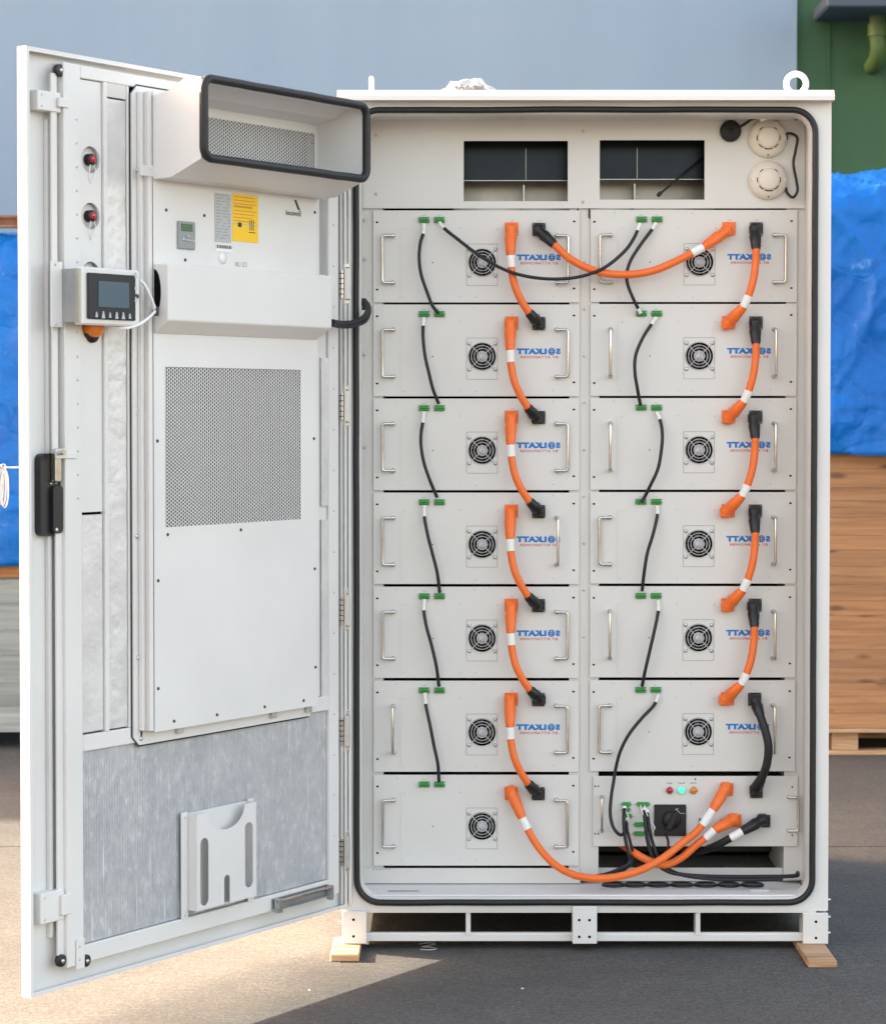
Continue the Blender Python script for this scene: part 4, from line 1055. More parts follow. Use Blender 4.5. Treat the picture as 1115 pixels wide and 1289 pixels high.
# from right(0) to left(1)
strip(0, .05, 0, 1); strip(.05, .19, 0, .11); strip(.05, .19, .80, 1); strip(.19, .45, 0, .78); strip(.45, .55, .30, .78); strip(.55, .81, 0, .78); strip(.81, .95, 0, .04); strip(.81, .95, .74, 1); strip(.95, 1, 0, 1)
def cap_round(xa, xb, zt, up):       # rounded slot ends
    xc = (xa + xb) / 2
    for s_ in (-1, 1):
        pts = [(dh1 + ww * (xc + s_ * (xb - xa) / 2), dz0 + hh * zt)] + [(dh1 + ww * (xc + s_ * (xb - xa) / 2 * math.cos(a)), dz0 + hh * zt - up * (xb - xa) / 2 * ww * (1 - 0) * (1 - math.sin(a)) + 0) for a in [k * math.pi / 12 for k in range(7)]]
        pts = [(dh1 + ww * (xc + s_ * (xb - xa) / 2), dz0 + hh * zt)] + [(dh1 + ww * (xc + s_ * (xb - xa) / 2 * math.cos(a)), dz0 + hh * zt - up * ww * (xb - xa) / 2 * (1 - math.sin(a))) for a in [k * math.pi / 12 for k in range(7)]]
        mb.prism(pts, nfd - .0019, nfd - .0001, 'door_paint')
cap_round(.05, .19, .80, 1); cap_round(.05, .19, .11, -1); cap_round(.81, .95, .74, 1); cap_round(.81, .95, .04, -1); cap_round(.45, .55, .30, 1)
for s_ in (-1, 1):                    # scoop between x .19 and .81, z .78 .. 1
    n_ = 12; arc = [(.5 + s_ * .31 * math.sin(k * math.pi / 2 / n_), .78 + .22 * (1 - math.cos(k * math.pi / 2 / n_))) for k in range(n_ + 1)]
    pts = [(dh1 + ww * (.5 + s_ * .31), dz0 + hh * .78)] + [(dh1 + ww * x, dz0 + hh * z) for x, z in arc]
    mb.prism(pts, nfd - .0019, nfd - .0001, 'door_paint')
mb.build('front_plate', doc)
mb = MB(MD)
mb.box(dh0, dh0 + .002, nf_ + .001, nfd, dz0, dz1, 'door_paint'); mb.box(dh1 - .002, dh1, nf_ + .001, nfd, dz0, dz1, 'door_paint')
mb.box(dh1, dh0, nf_ + .001, nfd - .0021, dz0, dz0 + .002, 'door_paint'); mb.box(dh1 - .001, dh0 + .001, nf_ - .002, nf_ + .0008, dz0 - .001, dz1, 'door_paint')
mb.build('tray', doc)
mb = MB(MD); mb.box(dh0 + .003, dh0 + .026, nf_ - .001, nf_ + .004, dz0 - .02, dz1 + .004, 'door_paint', .001)
mb.build('mounting_flange', doc)
mb = MB(MD); mb.box(dh1 - .026, dh1 - .003, nf_ - .001, nf_ + .004, dz0 - .02, dz1 + .004, 'door_paint', .001); mb.build('mounting_flange', doc)
mb = MB(MD)
for zz in (dz0 - .01, dz1 - .008):
    for uu in (dh0 + .015, dh1 - .015): mb.lathe((uu, nf_ + .004, zz), [(.004, 0), (.001, .0025)], 'zinc', 8, axis='YN')
mb.build('screws', doc, stuff=True)

# ------------------------------------------------------------------ battery modules
def mx(px): return (px - 130) * SM
def mz(py): return (116.5 - py) * SM
ROWS = [264.0 + 118.2 * i for i in range(7)]
COLL, COLR = 469.5, 742.2
def mod_origin(col, row):
    c0 = COLL if col == 0 else COLR
    return Vector((X(c0 + 130, YM), YM, Z(ROWS[row] + 116.5 + (0 if col == 0 else -.6), YM)))
proto = empty('battery_module', tuple(mod_origin(0, 0)))
MO = Matrix.Translation(mod_origin(0, 0))
fx, fz = mx(137.3), mz(66.5); fr = 17.9 * SM
mb = MB(MO); yp0, yp1 = -.003, 0.0
PX0, PX1, PZ0, PZ1 = mx(.5), mx(259.5), 0, mz(1.2)
mb.box(PX0, fx - .05, yp0, yp1, PZ0, PZ1, 'panel_paint'); mb.box(fx + .05, PX1, yp0, yp1, PZ0, PZ1, 'panel_paint')
mb.box(fx - .05, fx + .05, yp0, yp1, PZ0, fz - .05, 'panel_paint'); mb.box(fx - .05, fx + .05, yp0, yp1, fz + .05, PZ1, 'panel_paint')
round_hole(mb, fx - .05, fx + .05, fz - .05, fz + .05, fx, fz, fr, yp0, yp1, 'panel_paint', 40)
# folded seam near the left handle and cover strip
mb.box(mx(34), mx(35), yp0 - .0006, yp0 - .0001, mz(113), mz(23), 'rail_paint')
mb.build('front_panel', proto)
mb = MB(MO); mb.box(mx(14), mx(246), .0085, .44, .002, mz(4), 'galv_steel'); mb.build('chassis', proto)
mb = MB(MO); mb.lathe((fx, -.0005, fz), [(fr + .0005, 0), (fr + .0005, -.0075), (.001, -.0075)], 'black_void', 32)
for k in range(7):
    a = 2 * math.pi * k / 7; ca, sa = math.cos(a), math.sin(a); V = []
    for r_, tw in ((.013, .25), (.036, .5)):
        for s_ in (-1, 1):
            w_ = a + s_ * tw * .8; V.append((fx + r_ * math.cos(w_), .006 + s_ * .002, fz + r_ * math.sin(w_)))
    mb.add(V, [(0, 1, 3, 2)], 'black_plastic')
mb.lathe((fx, .002, fz), [(.0150, 0), (.0147, .005), (.001, .005)], 'fan_hub', 20)
mb.build('fan', proto)
mb = MB(MO)
for q in (6.6, 10.2, 13.8, 17.3): mb.tube([(fx + q * SM * math.cos(k * math.pi / 16), -.0062, fz + q * SM * math.sin(k * math.pi / 16)) for k in range(32)], .0008, 'fan_wire', 5, closed=True)
for a in (45, 135, 225, 315):
    c_, s_ = math.cos(R(a)), math.sin(R(a))
    mb.tube([(fx + 5 * SM * c_, -.0055, fz + 5 * SM * s_), (fx + 22 * SM * c_, -.0055, fz + 22 * SM * s_)], .0009, 'fan_wire', 5)
    mb.lathe((fx + 23 * SM * c_, -.003, fz + 23 * SM * s_), [(.0055, 0), (.0055, .002), (.0025, .004), (.001, .004)], 'zinc', 10)
mb.build('fan_guard', proto)
mb = MB(MO); A = rr(fx - 20 * SM, fx + 19.5 * SM, fz - 29 * SM, fz + 23.5 * SM, .002, 2); B = rr(fx - 19.4 * SM, fx + 18.9 * SM, fz - 28.4 * SM, fz + 22.9 * SM, .002, 2)
mb.ring(A, B, -.0036, -.0031, 'grey_ink'); mb.build('fan_cover_edge', proto)
def term(px, py, w_=13.5):
    mb = MB(MO); x = mx(px); z = mz(py)
    mb.box(x - w_ / 2 * SM, x + w_ / 2 * SM, -.009, -.0032, z - 3.2 * SM, z + 4 * SM, 'green_plastic', .0008)
    mb.box(x - w_ / 2 * SM + .002, x + w_ / 2 * SM - .004, -.0135, -.0092, z - 2.2 * SM, z + 2.6 * SM, 'green_plastic', .0008)
    for k in (-1, 0, 1): mb.box(x + k * .006 - .0015, x + k * .006 + .0015, -.0137, -.0134, z - .002, z + .001, 'black_void')
    for s_ in (-1, 1): mb.lathe((x + s_ * (w_ / 2 - 1) * SM, -.009, z + .004), [(.002, 0), (.001, .001)], 'zinc', 8)
    mb.build('terminal_block', proto)
term(64.3, 13.5); term(83.6, 13.5)
mb = MB(MO)
for (a, b_) in ((5.2, 16), (5.2, 100.5), (252.5, 15), (252.5, 99)): mb.prism(rr(mx(a) - .0035, mx(a) + .0035, mz(b_) - .0024, mz(b_) + .0024, .0023, 4), -.0036, -.0031, 'black_void')
mb.build('mounting_slots', proto, stuff=True)
mb = MB(MO)
for (a, b_) in ((30, 5), (128, 5), (227, 5), (40, 24), (110, 23), (157, 24), (38, 110), (110, 110), (129, 110), (227, 109)): mb.lathe((mx(a), -.003, mz(b_)), [(.0024, 0), (.001, .0008)], 'zinc', 8)
mb.lathe((mx(75), -.003, mz(66.5)), [(.0019, 0), (.001, .0003)], 'black_void', 8)
for (a, s_) in ((64, 'IN'), (83, 'OUT'), (174, 'P-'), (208, 'P+')): mb.text(s_, mx(a), mz(7.5 if a < 100 else 14), .009, .0035, -.0033, 'grey_ink')
mb.build('screws', proto, stuff=True)
def socket(px, py, m):
    mb = MB(MO); x, z = mx(px), mz(py); mb.box(x - 8.3 * SM, x + 8.3 * SM, -.008, -.0032, z - 8.3 * SM, z + 8.3 * SM, m, .001)
    for s_ in (-1, 1):
        for t_ in (-1, 1): mb.lathe((x + s_ * 6.8 * SM, -.008, z + t_ * 6.8 * SM), [(.0016, 0), (.001, .0008)], 'steel', 8)
    mb.build('power_socket', proto)
socket(174, 24.5, 'orange_plastic'); socket(208.3, 25, 'black_plastic')
lg0 = None
def logo(dx):
    mb = MB(MO); x0 = mx(171.5 + dx + 27.8); zc_ = mz(60)
    W = 56 * SM; hgt = 7.4 * SM
    # mirrored: the S stands at the right
    xs = x0 + W / 2
    mb.text('S', xs - W * .055, zc_, W * .10, hgt, -.0034, 'brand_blue', bold=.07)
    cxx = xs - W * .20; mb.lathe((cxx, -.0031, zc_), [(W * .082, 0), (W * .082, .0005), (.001, .0005)], 'brand_blue', 20)
    for q in (-.5, 0, .5): mb.box(cxx - W * .085 * math.cos(q), cxx + W * .085 * math.cos(q), -.0040, -.0037, zc_ + q * W * .09 - .0003, zc_ + q * W * .09 + .0003, 'panel_paint')
    mb.box(cxx - .0004, cxx + .0004, -.0040, -.0037, zc_ - W * .08, zc_ + W * .08, 'panel_paint')
    mb.text('LKATT', xs - W * .65, zc_, W * .68, hgt, -.0034, 'brand_blue', bold=.07)
    mb.text('BY ATTAPOWER', x0 + .001, mz(67.3), W * .86, 3.3 * SM, -.0034, 'brand_red', bold=.01)
    return mb
lobj = logo(8.5).build('logo', proto); lmeshR = None
# U handles with a pivot so that they lie folded or stick out
hl = []
yhp = -.006; z_a, z_b = mz(92), mz(33)
mbh = MB(MO); q = .030
path = [(0, 0, 0), (0, -q + .006, 0)] + [(0, -q + .006 - .006 * math.sin(R(a)), .006 - .006 * math.cos(R(a))) for a in (30, 60, 90)] + [(0, -q, z_b - z_a - .006)] + [(0, -q + .006 - .006 * math.cos(R(a)), z_b - z_a - .006 + .006 * math.sin(R(a))) for a in (30, 60, 90)] + [(0, 0, z_b - z_a)]
mbh.tube(path, .0042, 'steel', 9)
for zz in (0, z_b - z_a): mbh.tube([(0, .003, zz), (0, -.002, zz)], .0062, 'steel', 10); 
hbase = mbh.build('handle', proto)
def set_handle(o, side, folded, px=None):
    x = mx(25.5 if side < 0 else 231)
    if folded: o.location = (x, -.012, z_a); o.rotation_euler = (0, 0, R(-90 + 6) if side < 0 else R(90 - 6))
    else: o.location = (x, -.004, z_a); o.rotation_euler = (0, 0, R(-4 if side < 0 else 4))
h1 = hbase; h2 = hbase.copy(); scene.collection.objects.link(h2)
mb = MB(MO)
for a in (25.5, 231):
    for zz in (z_a, z_b): mb.lathe((mx(a), -.003, zz), [(.007, 0), (.0065, .004), (.004, .009), (.001, .009)], 'steel', 12)
mb.build('handle_boss', proto, stuff=True)
HND = {(0, 0): (1, 1), (0, 1): (1, 1), (0, 2): (1, 1), (0, 3): (1, 0), (0, 4): (1, 1), (0, 5): (0, 1), (0, 6): (1, 1),
       (1, 0): (1, 1), (1, 1): (0, 0), (1, 2): (0, 0), (1, 3): (1, 0), (1, 4): (0, 0), (1, 5): (1, 0)}
ordn = ['top', 'second', 'third', 'fourth', 'fifth', 'sixth', 'bottom']
mods = {}
for key in HND: mods[key] = proto if key == (0, 0) else dup(proto, mod_origin(*key) - mod_origin(0, 0))
for key, (a, b_) in HND.items():
    c, r = key; t = mods[key]; hs = [o for o in kids(t) if o.name.startswith('handle') and not o.name.startswith('handle_boss')]
    while len(hs) < 2:
        h = hs[0].copy(); scene.collection.objects.link(h); h.parent = t; hs.append(h)
    set_handle(hs[0], -1, a); set_handle(hs[1], 1, b_)
    st = {(1, 1): 'both handles folded flat', (0, 0): 'both handles standing out', (1, 0): 'right handle standing out', (0, 1): 'left handle standing out'}[(a, b_)]
    extra = ', no blue lettering' if key == (0, 6) else ''
    tag(t, f'grey battery module {ordn[r]} in the {"right" if c else "left"} column, {st}{extra}', 'battery module', 'battery modules in two columns')
if h2.parent is None: bpy.data.objects.remove(h2)
lr = logo(0); lme = lr.build('logo', proto)
for key, t in mods.items():
    lg = [o for o in kids(t) if o.name.startswith('logo')]
    if key == (0, 6): bpy.data.objects.remove(lg[0])
    elif key[0] == 1: lg[0].data = lme.data
bpy.data.objects.remove(lme)

# ------------------------------------------------------------------ control box at the foot of the right column
bx0, bx1, bzt, bzb = X(747, YM), X(1005.5, YM), Z(977, YM), Z(1065.5, YM)
ctl = empty('control_unit', ((bx0 + bx1) / 2, YM, bzb))
tag(ctl, 'grey switch unit with rotary switch and three coloured lamps under the right column', 'control unit')
def CP(px, py, off=.0): p = P(px, py, YM - off); return (p.x, p.y, p.z)
def cpart(name, f, parent=ctl, **k):
    mb = MB(); f(mb); return mb.build(name, parent, **k)
cpart('front_panel', lambda mb: mb.box(bx0, bx1, YM - .003, YM, bzb, bzt, 'panel_paint', .0008))
cpart('chassis', lambda mb: mb.box(X(760, YM), X(984, YM), YM + .0085, YM + .40, bzb + .004, bzt - .004, 'galv_steel'))
cpart('cable_bay', lambda mb: (mb.box(X(754.5, YM), X(988, YM), YM + .25, YM + .255, Z(1093, YM), bzb, 'black_plastic')))
for q, m_, nm in ((842.5, 'red_lens', 'ALM'), (857.5, 'green_lens', 'RUN'), (872.3, 'orange_lens', 'PWR')):
    def lamp(mb):
        x, y, z = CP(q, 994.5); mb.lathe((x, YM - .003, z), [(.0115, 0), (.0115, .003), (.010, .0045), (.0098, .0045)], 'steel', 18)
        mb.lathe((x, YM - .0074, z), [(.0095, 0), (.0085, .005), (.005, .008), (.001, .009)], m_, 18); mb.text(nm, x, CP(q, 986)[2], .016, .004, YM - .0036, 'ink')
    cpart('indicator_lamp', lamp)
def rot(mb):
    x0, _, z1_ = CP(823, 1012.5); x1, _, z0_ = CP(863, 1052); mb.box(x0, x1, YM - .012, YM - .0035, z0_, z1_, 'black_plastic', .002)
rs = cpart('rotary_switch', rot)
def knob(mb):
    x, _, z = CP(844.5, 1032); mb.lathe((x, YM - .0125, z), [(.026, 0), (.025, .006), (.023, .012), (.001, .012)], 'rubber', 24)
    T = Matrix.Translation((x, YM - .03, z)) @ Matrix.Rotation(R(25), 4, 'Y'); mb.box(-.009, .009, -.012, .005, -.026, .026, 'rubber', .004, T=T)
cpart('knob', knob, rs)
def rlines(mb):
    def ln(a, b_): p, q = Vector(CP(*a)), Vector(CP(*b_)); p.y = q.y = YM - .0125; mb.tube([p, q], .0006, 'white_label', 4)
    ln((849.5, 1017.5), (856, 1023.5)); ln((856, 1023.5), (861, 1023)); ln((849.5, 1018.5), (853, 1017))
cpart('pointer_marks', rlines, rs)
def brkr(mb):
    x0, _, z1_ = CP(880, 1030); x1, _, z0_ = CP(890, 1040); mb.box(x0, x1, YM - .006, YM - .0035, z0_, z1_, 'white_label', .001)
    mb.tube([(x0, YM - .0068, z0_), (x1, YM - .0068, z1_)], .0008, 'ink', 4); mb.tube([(x0, YM - .0068, z1_), (x1, YM - .0068, z0_)], .0008, 'ink', 4)
    mb.box(x0 - .001, x0 + .002, YM - .0075, YM - .0061, z0_, z1_, 'ink'); mb.box(x0 + .0021, x1 + .001, YM - .0075, YM - .0061, z1_ - .002, z1_, 'breaker_blue')
cpart('small_switch', brkr)
for q in ((788, 1012, 10), (788, 1019, 8), (809, 1012, 15), (804.5, 1037.5, 13), (804, 1049, 13), (790, 1027, 9)):
    def tb(mb):
        x, y, z = CP(q[0], q[1]); w_ = q[2] / 2 * SM; mb.box(x - w_, x + w_, YM - .012, YM - .0034, z - 2.6 * SM, z + 2.6 * SM, 'green_plastic', .001)
        for s_ in (-1, 1): mb.lathe((x + s_ * (w_ + .004), YM - .003, z), [(.003, 0), (.001, .001)], 'zinc', 8)
    cpart('terminal_block', tb)
for q in (1004, 1046):
    pass
def hnd(px, folded):
    mb = MB(); x = X(px, YM); za, zb_ = Z(1045.5, YM), Z(1003, YM); q = .026
    T = Matrix.Translation((x, YM - (.012 if folded else .004), za)) @ Matrix.Rotation(R(84) if folded else R(-4), 4, 'Z')
    L = zb_ - za
    pth = [(0, 0, 0), (0, -q + .006, 0)] + [(0, -q + .006 - .006 * math.sin(R(a)), .006 - .006 * math.cos(R(a))) for a in (30, 60, 90)] + [(0, -q, L - .006)] + [(0, -q + .006 - .006 * math.cos(R(a)), L - .006 + .006 * math.sin(R(a))) for a in (30, 60, 90)] + [(0, 0, L)]
    mb.tube(pth, .0038, 'steel', 9, T=T)
    for zz in (za, zb_): mb.lathe((x, YM - .003, zz), [(.006, 0), (.0055, .004), (.0035, .009), (.001, .009)], 'steel', 12)
    mb.build('handle', ctl)
hnd(758, False); hnd(993.5, True)
def csock(px, py, m):
    def f(mb):
        x, y, z = CP(px, py); mb.box(x - 8 * SM, x + 8 * SM, YM - .009, YM - .0034, z - 8 * SM, z + 8 * SM, m, .001)
        for s_ in (-1, 1):
            for t_ in (-1, 1): mb.lathe((x + s_ * 6.6 * SM, YM - .009, z + t_ * 6.6 * SM), [(.0016, 0), (.001, .0008)], 'steel', 8)
    cpart('power_socket', f)
csock(914.5, 993.5, 'orange_plastic'); csock(924.5, 1033, 'orange_plastic'); csock(951.5, 996.5, 'black_plastic'); csock(961, 1033.5, 'black_plastic')
cpart('panel_screws', lambda mb: [mb.lathe(CP(a, b_, .003), [(.0026, 0), (.001, .001)], 'bolt_metal', 8) for a, b_ in ((747 + 2, 990), (753, 990), (749, 1050), (753, 1050), (997, 991), (997, 1052), (875, 981))], stuff=True)

# ------------------------------------------------------------------ cables
def make_cable(label, pix, r, cm, plugA=None, plugB=None, slA=0, slB=0, group=None, name='power_cable', cat='power cable', off=.045, sl_r=None):
    """pix: list of (px, py[, off]) on the module plane; first / last points are the sockets"""
    pts = [Vector(CP(q[0], q[1], q[2] if len(q) > 2 else off)) for q in pix]
    root = empty(name, tuple(pts[0]))
    body = pts[:]
    def plug(a, b_, m):
        d = (b_ - a).normalized(); L = (b_ - a).length
        mb = MB(); mb.box(a.x - 6.8 * SM, a.x + 6.8 * SM, YM - .036, YM - .0095, a.z - 6.8 * SM, a.z + 6.8 * SM, m, .005)
        c = Vector((a.x, YM - .026, a.z)); e = b_.copy()
        ps = [c, c + (e - c) * .30, c + (e - c) * .34, c + (e - c) * .85, e]
        mb.tube(ps, [.0150, .0150, .0168, .0130, .0118], m, 14)
        mb.tube([c + (e - c) * .80, c + (e - c) * .84], .0142, m, 14)
        mb.build('plug', root)
    if plugA: plug(pts[0], pts[1], plugA)
    if plugB: plug(pts[-1], pts[-2], plugB)
    path = smooth_path(pts[(1 if plugA else 0):(-1 if plugB else None)], 10)
    if plugA: path = [pts[1] - (pts[1] - Vector((pts[0].x, YM - .026, pts[0].z))) * .1] + path
    if plugB: path = path + [pts[-2] - (pts[-2] - Vector((pts[-1].x, YM - .026, pts[-1].z))) * .1]
    mb = MB(); mb.tube(path, r, cm, 12); mb.build('sheath', root)
    def sleeve(pa, n0, L, m='white_label'):
        acc = 0; o = [pa[0]]
        for i in range(1, len(pa)):
            acc += (pa[i] - pa[i - 1]).length; o.append(pa[i])
            if acc > L: break
        if len(o) > 1:
            mb = MB(); mb.tube(o, (sl_r or r * 1.12), m, 12); mb.build('sleeve', root)
    if slA: sleeve(path[1:] if plugA else path, 0, slA)
    if slB: sleeve(path[::-1][1:] if plugB else path[::-1], 0, slB)
    tag(root, label, cat, group)
    return root
# jumpers of the left column
G1 = 'orange jumper cables of the left column'
j0 = make_cable('x', [(643, 288), (642.5, 321), (643.5, 338), (648, 360, .05), (656, 378, .05), (665, 392.5), (678.5, 407)], .0105, 'orange_cable', 'orange_plastic', 'black_plastic', .032, 0, G1)
for k in range(6):
    o = j0 if k == 0 else dup(j0, (0, 0, -118.2 * SM * k)); o.rotation_euler = (0, R((0, .7, -.5, .4, -.8, .2)[k]), R((0, 4, -3, 2, -4, 3)[k]))
    tag(o, f'orange cable linking {ordn[k]} and {ordn[k+1]} left battery modules', 'power cable', G1)
G2 = 'orange jumper cables of the right column'
j1 = make_cable('x', [(951, 288), (951.5, 314), (951, 330), (948, 352, .05), (942, 372, .05), (935.5, 386), (916, 407.5)], .0105, 'orange_cable', 'black_plastic', 'orange_plastic', 0, .030, G2)
for k in range(5):
    o = j1 if k == 0 else dup(j1, (0, 0, -118.2 * SM * k)); o.rotation_euler = (0, R((0, -.6, .5, -.3, .7)[k]), R((0, -3, 3, -2, 4)[k]))
    tag(o, f'orange cable linking {ordn[k]} and {ordn[k+1]} right battery modules', 'power cable', G2)
make_cable('black cable bulging from the sixth right module down to the switch unit', [(951.5, 883), (957, 902), (963, 920, .055), (967, 940, .06), (965, 962, .055), (959, 979), (951.5, 996.5)], .0115, 'rubber', 'black_plastic', 'black_plastic')
make_cable('long orange cable sagging between the two top modules', [(678, 289), (698, 308), (718, 326, .05), (750, 341, .055), (785, 345.5, .055), (820, 341, .055), (850, 329, .05), (885, 311), (915, 290)], .0105, 'orange_cable', 'black_plastic', 'orange_plastic', 0, .03)
make_cable('orange cable sagging from the bottom left module to the upper orange socket', [(643.5, 998), (657, 1030), (667, 1050, .05), (680, 1070, .06), (700, 1090, .09), (727, 1103, .12), (762, 1106, .13), (800, 1098, .12), (832, 1082, .10), (858, 1062, .07), (878, 1046, .06), (897, 1020, .05), (914.5, 993.5)], .0105, 'orange_cable', 'orange_plastic', 'orange_plastic', .03, .045)
make_cable('orange cable from the dark bay under the switch unit to its lower orange socket', [(780, 1062, -.10), (797, 1073, .03), (815, 1083, .05), (836, 1089, .06), (856, 1081, .055), (874, 1066, .05), (890, 1053, .05), (899, 1045, .05), (924.5, 1033)], .0105, 'orange_cable', None, 'orange_plastic', 0, .03)
make_cable('thick black cable from the lower black socket into the dark bay', [(961, 1033.5), (934, 1047), (918, 1056, .045), (905, 1063, .03), (888, 1070, .0), (870, 1074, -.06)], .0105, 'rubber', 'black_plastic', None, .035)
# signal cables
def sig(label, pix, sa=.02, sb=0, r=.0047): return make_cable(label, pix, r, 'rubber', None, None, sa, sb, None, 'signal_cable', 'signal cable', .016, r * 1.1)
sig('thin black cable sagging from the top left module across to the top right module', [(553, 280), (560, 288, .03), (575, 300, .035), (600, 319, .04), (630, 337, .06), (660, 347, .066), (695, 351, .07), (730, 348, .07), (760, 337, .066), (785, 317, .05), (798, 299, .03), (805.5, 281)], .022, .02)
R_ = lambda i: 118.2 * i
sig('thin black cable between top and second left modules', [(533.5, 281), (533, 292), (529, 306, .03), (527.5, 325, .035), (530, 345, .035), (537, 366, .03), (544, 384, .025), (552, 394)], .03)
sig('thin black cable between second and third left modules', [(533.5, 399), (532.5, 410), (532.5, 425, .03), (535, 448, .035), (540, 470, .035), (545, 490, .03), (552, 508)], .024)
sig('thin black cable between third and fourth left modules', [(533.5, 518), (532, 532), (530, 545, .03), (530, 562, .035), (534, 584, .035), (542, 607, .03), (550, 626)], .03)
sig('thin black cable between fourth and fifth left modules', [(534, 636), (534, 650), (538, 672, .03), (544, 696, .03), (550, 720, .03), (553.5, 746)], .03)
sig('thin black cable between fifth and sixth left modules', [(534, 754), (533.5, 770), (537, 790, .03), (543, 812, .03), (549, 838, .03), (552.5, 864)], .03)
sig('thin black cable between sixth and bottom left modules', [(534.5, 872), (536, 888), (541, 912, .03), (546, 938, .03), (551, 962, .03), (552.5, 984)], .03)
sig('thin black cable between top and second right modules', [(826, 280), (818, 292), (806, 308, .03), (794, 327, .035), (789, 343, .04), (790, 358, .035), (798, 378, .03), (806, 394)], .02, .016)
sig('thin black cable between second and third right modules', [(826, 399), (820, 408), (809, 425, .03), (800, 447, .035), (799, 468, .035), (802, 488, .03), (806, 510)], .022)
sig('thin black cable between third and fourth right modules', [(826, 518), (831, 530), (833.5, 545, .03), (832.5, 565, .035), (828, 590, .035), (818, 612, .03), (812, 624), (807, 632)], .022)
sig('thin black cable between fourth and fifth right modules', [(827, 636), (827, 650), (822, 672, .03), (815, 695, .03), (811, 718, .03), (808, 744)], .022)
sig('thin black cable between fifth and sixth right modules', [(828, 755), (828.5, 769), (824, 792, .03), (818, 818, .03), (812, 844, .03), (808, 864)], .03)
sig('thin black cable from the sixth right module curling to the switch unit', [(829, 874), (823, 888), (808, 904, .03), (792, 924, .035), (781, 945, .035), (775, 967, .03), (772, 985, .03), (769, 1005, .035), (768, 1025, .04), (772, 1042, .045), (780, 1051, .045), (787, 1049, .03)], .02, 0)
sig('black cable pair hanging from the green terminals into the bay', [(786, 1016), (785, 1030, .04), (786, 1050, .045), (790, 1072, .05), (792, 1086, .05), (776, 1096, .07), (752, 1103, .10), (722, 1105, .06)], .006, 0, .005)
sig('short black cable hanging beside the leftmost green terminals', [(790, 1030), (789, 1042, .035), (793, 1060, .04), (797, 1078, .04), (790, 1092, .05), (770, 1101, .09), (735, 1106, .10)], .012, 0, .0042)
sig('black loom falling from the middle green terminals to the floor', [(811, 1018), (812, 1035, .045), (815, 1058, .05), (822, 1080, .05), (838, 1096, .06), (865, 1102, .07), (910, 1104, .075), (960, 1104, .075), (1000, 1103, .07), (1004, 1099, .04)], .006, 0, .0055)
sig('second black loom falling beside the rotary switch', [(814, 1020), (817, 1040, .05), (821, 1060, .05), (830, 1082, .055), (850, 1099, .06), (885, 1106, .08), (930, 1108, .09), (985, 1107, .085)], .006, 0, .0048)
sig('thin black cable looping under the rotary switch', [(838, 1050, .02), (841, 1062, .04), (838, 1076, .04), (829, 1084, .04), (822, 1086, .03)], 0, 0, .0035)
for k, (dx, lab) in enumerate(((0, 'white wire looping over the middle green terminals'), (5, 'white wire hanging nearest the rotary switch'), (-4, 'white wire bunched at the leftmost green terminals'))):
    if k < 2: pp = [(806 + dx, 1014), (808 + dx, 1022, .03), (813 + dx, 1034, .04), (819 + dx, 1042, .04), (815 + dx, 1052, .035), (824 + dx, 1062, .03)]
    else: pp = [(786, 1016), (788, 1022, .025), (791, 1030, .03), (789, 1040, .03)]
    make_cable(lab, pp, .0013, 'white_label', None, None, 0, 0, None, 'wire', 'wire', .016)
# conduit from the door to the cabinet
t = empty('conduit', tuple(P(442, 405, Y0 - .06)))
for k, (dx, dy) in enumerate(((0, 0), (3, 4))):
    pp = [MD @ Vector(dpt(418, 405 + dy, nb - .01)), P(430, 407 + dy, 6.36), P(444, 406 + dy, 6.40), P(457 + dx, 400 + dy, 6.44), P(463 + dx * .7, 390, 6.50), P(460 + dx * .5, 380, 6.56), P(457, 379 + dy, 6.60), P(457, 388, 6.62)]
    mb = MB(); mb.tube(smooth_path(pp, 8), .0075 if k == 0 else .005, 'rubber', 10); mb.build('hose', t)
tag(t, 'black conduit bridging from the door into the cabinet', 'conduit')

# ------------------------------------------------------------------ smoke detectors and other things in the top compartment
yt = YM - .004
dsrc = None
for k, (a, b_, lab) in enumerate(((965.5, 174, 'round cream smoke detector, the upper of the pair'), (966, 226.5, 'round cream smoke detector, the lower of the pair'))):
    p = P(a, b_, yt)
    if dsrc is None:
        t = empty('smoke_detector', tuple(p)); T = Matrix.Translation(p); s = 1 / 458.7
        mb = MB(T); mb.lathe((0, 0, 0), [(24.3 * s, 0), (24.3 * s, .010), (23 * s, .016), (19 * s, .022), (15.5 * s, .026), (15 * s, .0265), (14.5 * s, .0265)], 'detector_plastic', 40); mb.build('base', t)
        mb = MB(T); mb.lathe((0, 0, 0), [(14.6 * s, .0205), (14.2 * s, .024), (13.5 * s, .034), (11 * s, .038), (.001, .039)], 'detector_plastic', 36); mb.build('sensor_head', t)
        mb = MB(T)
        for k2, (sa, ea) in enumerate(((215, 240), (250, 290), (300, 325), (170, 195), (-15, 10), (40, 60), (120, 140))):
            pts = [(14.3 * s * math.cos(R(a_)), -.0268, 14.3 * s * math.sin(R(a_))) for a_ in range(sa, ea + 1, 5)]
            mb.tube(pts, .0016, 'black_void', 6)
        mb.lathe((0, -.018, -21.3 * s), [(.0022, 0), (.001, .0035)], 'black_void', 8)
        mb.build('vent_slots', t, stuff=True)
        mb = MB(T)
        for sx in (-1, 1): mb.box(sx * 20 * s - .004, sx * 20 * s + .004, -.0225, -.016, -.004, .004, 'detector_plastic', .001)
        mb.build('clip', t)
        dsrc = t; dp = p
    else: t = dup(dsrc, p - dp)
    tag(t, lab, 'smoke detector', 'smoke detectors in the top compartment')
p = P(919, 165, yt); T = Matrix.Translation(p)
t = empty('rubber_cap', tuple(p)); mb = MB(T)
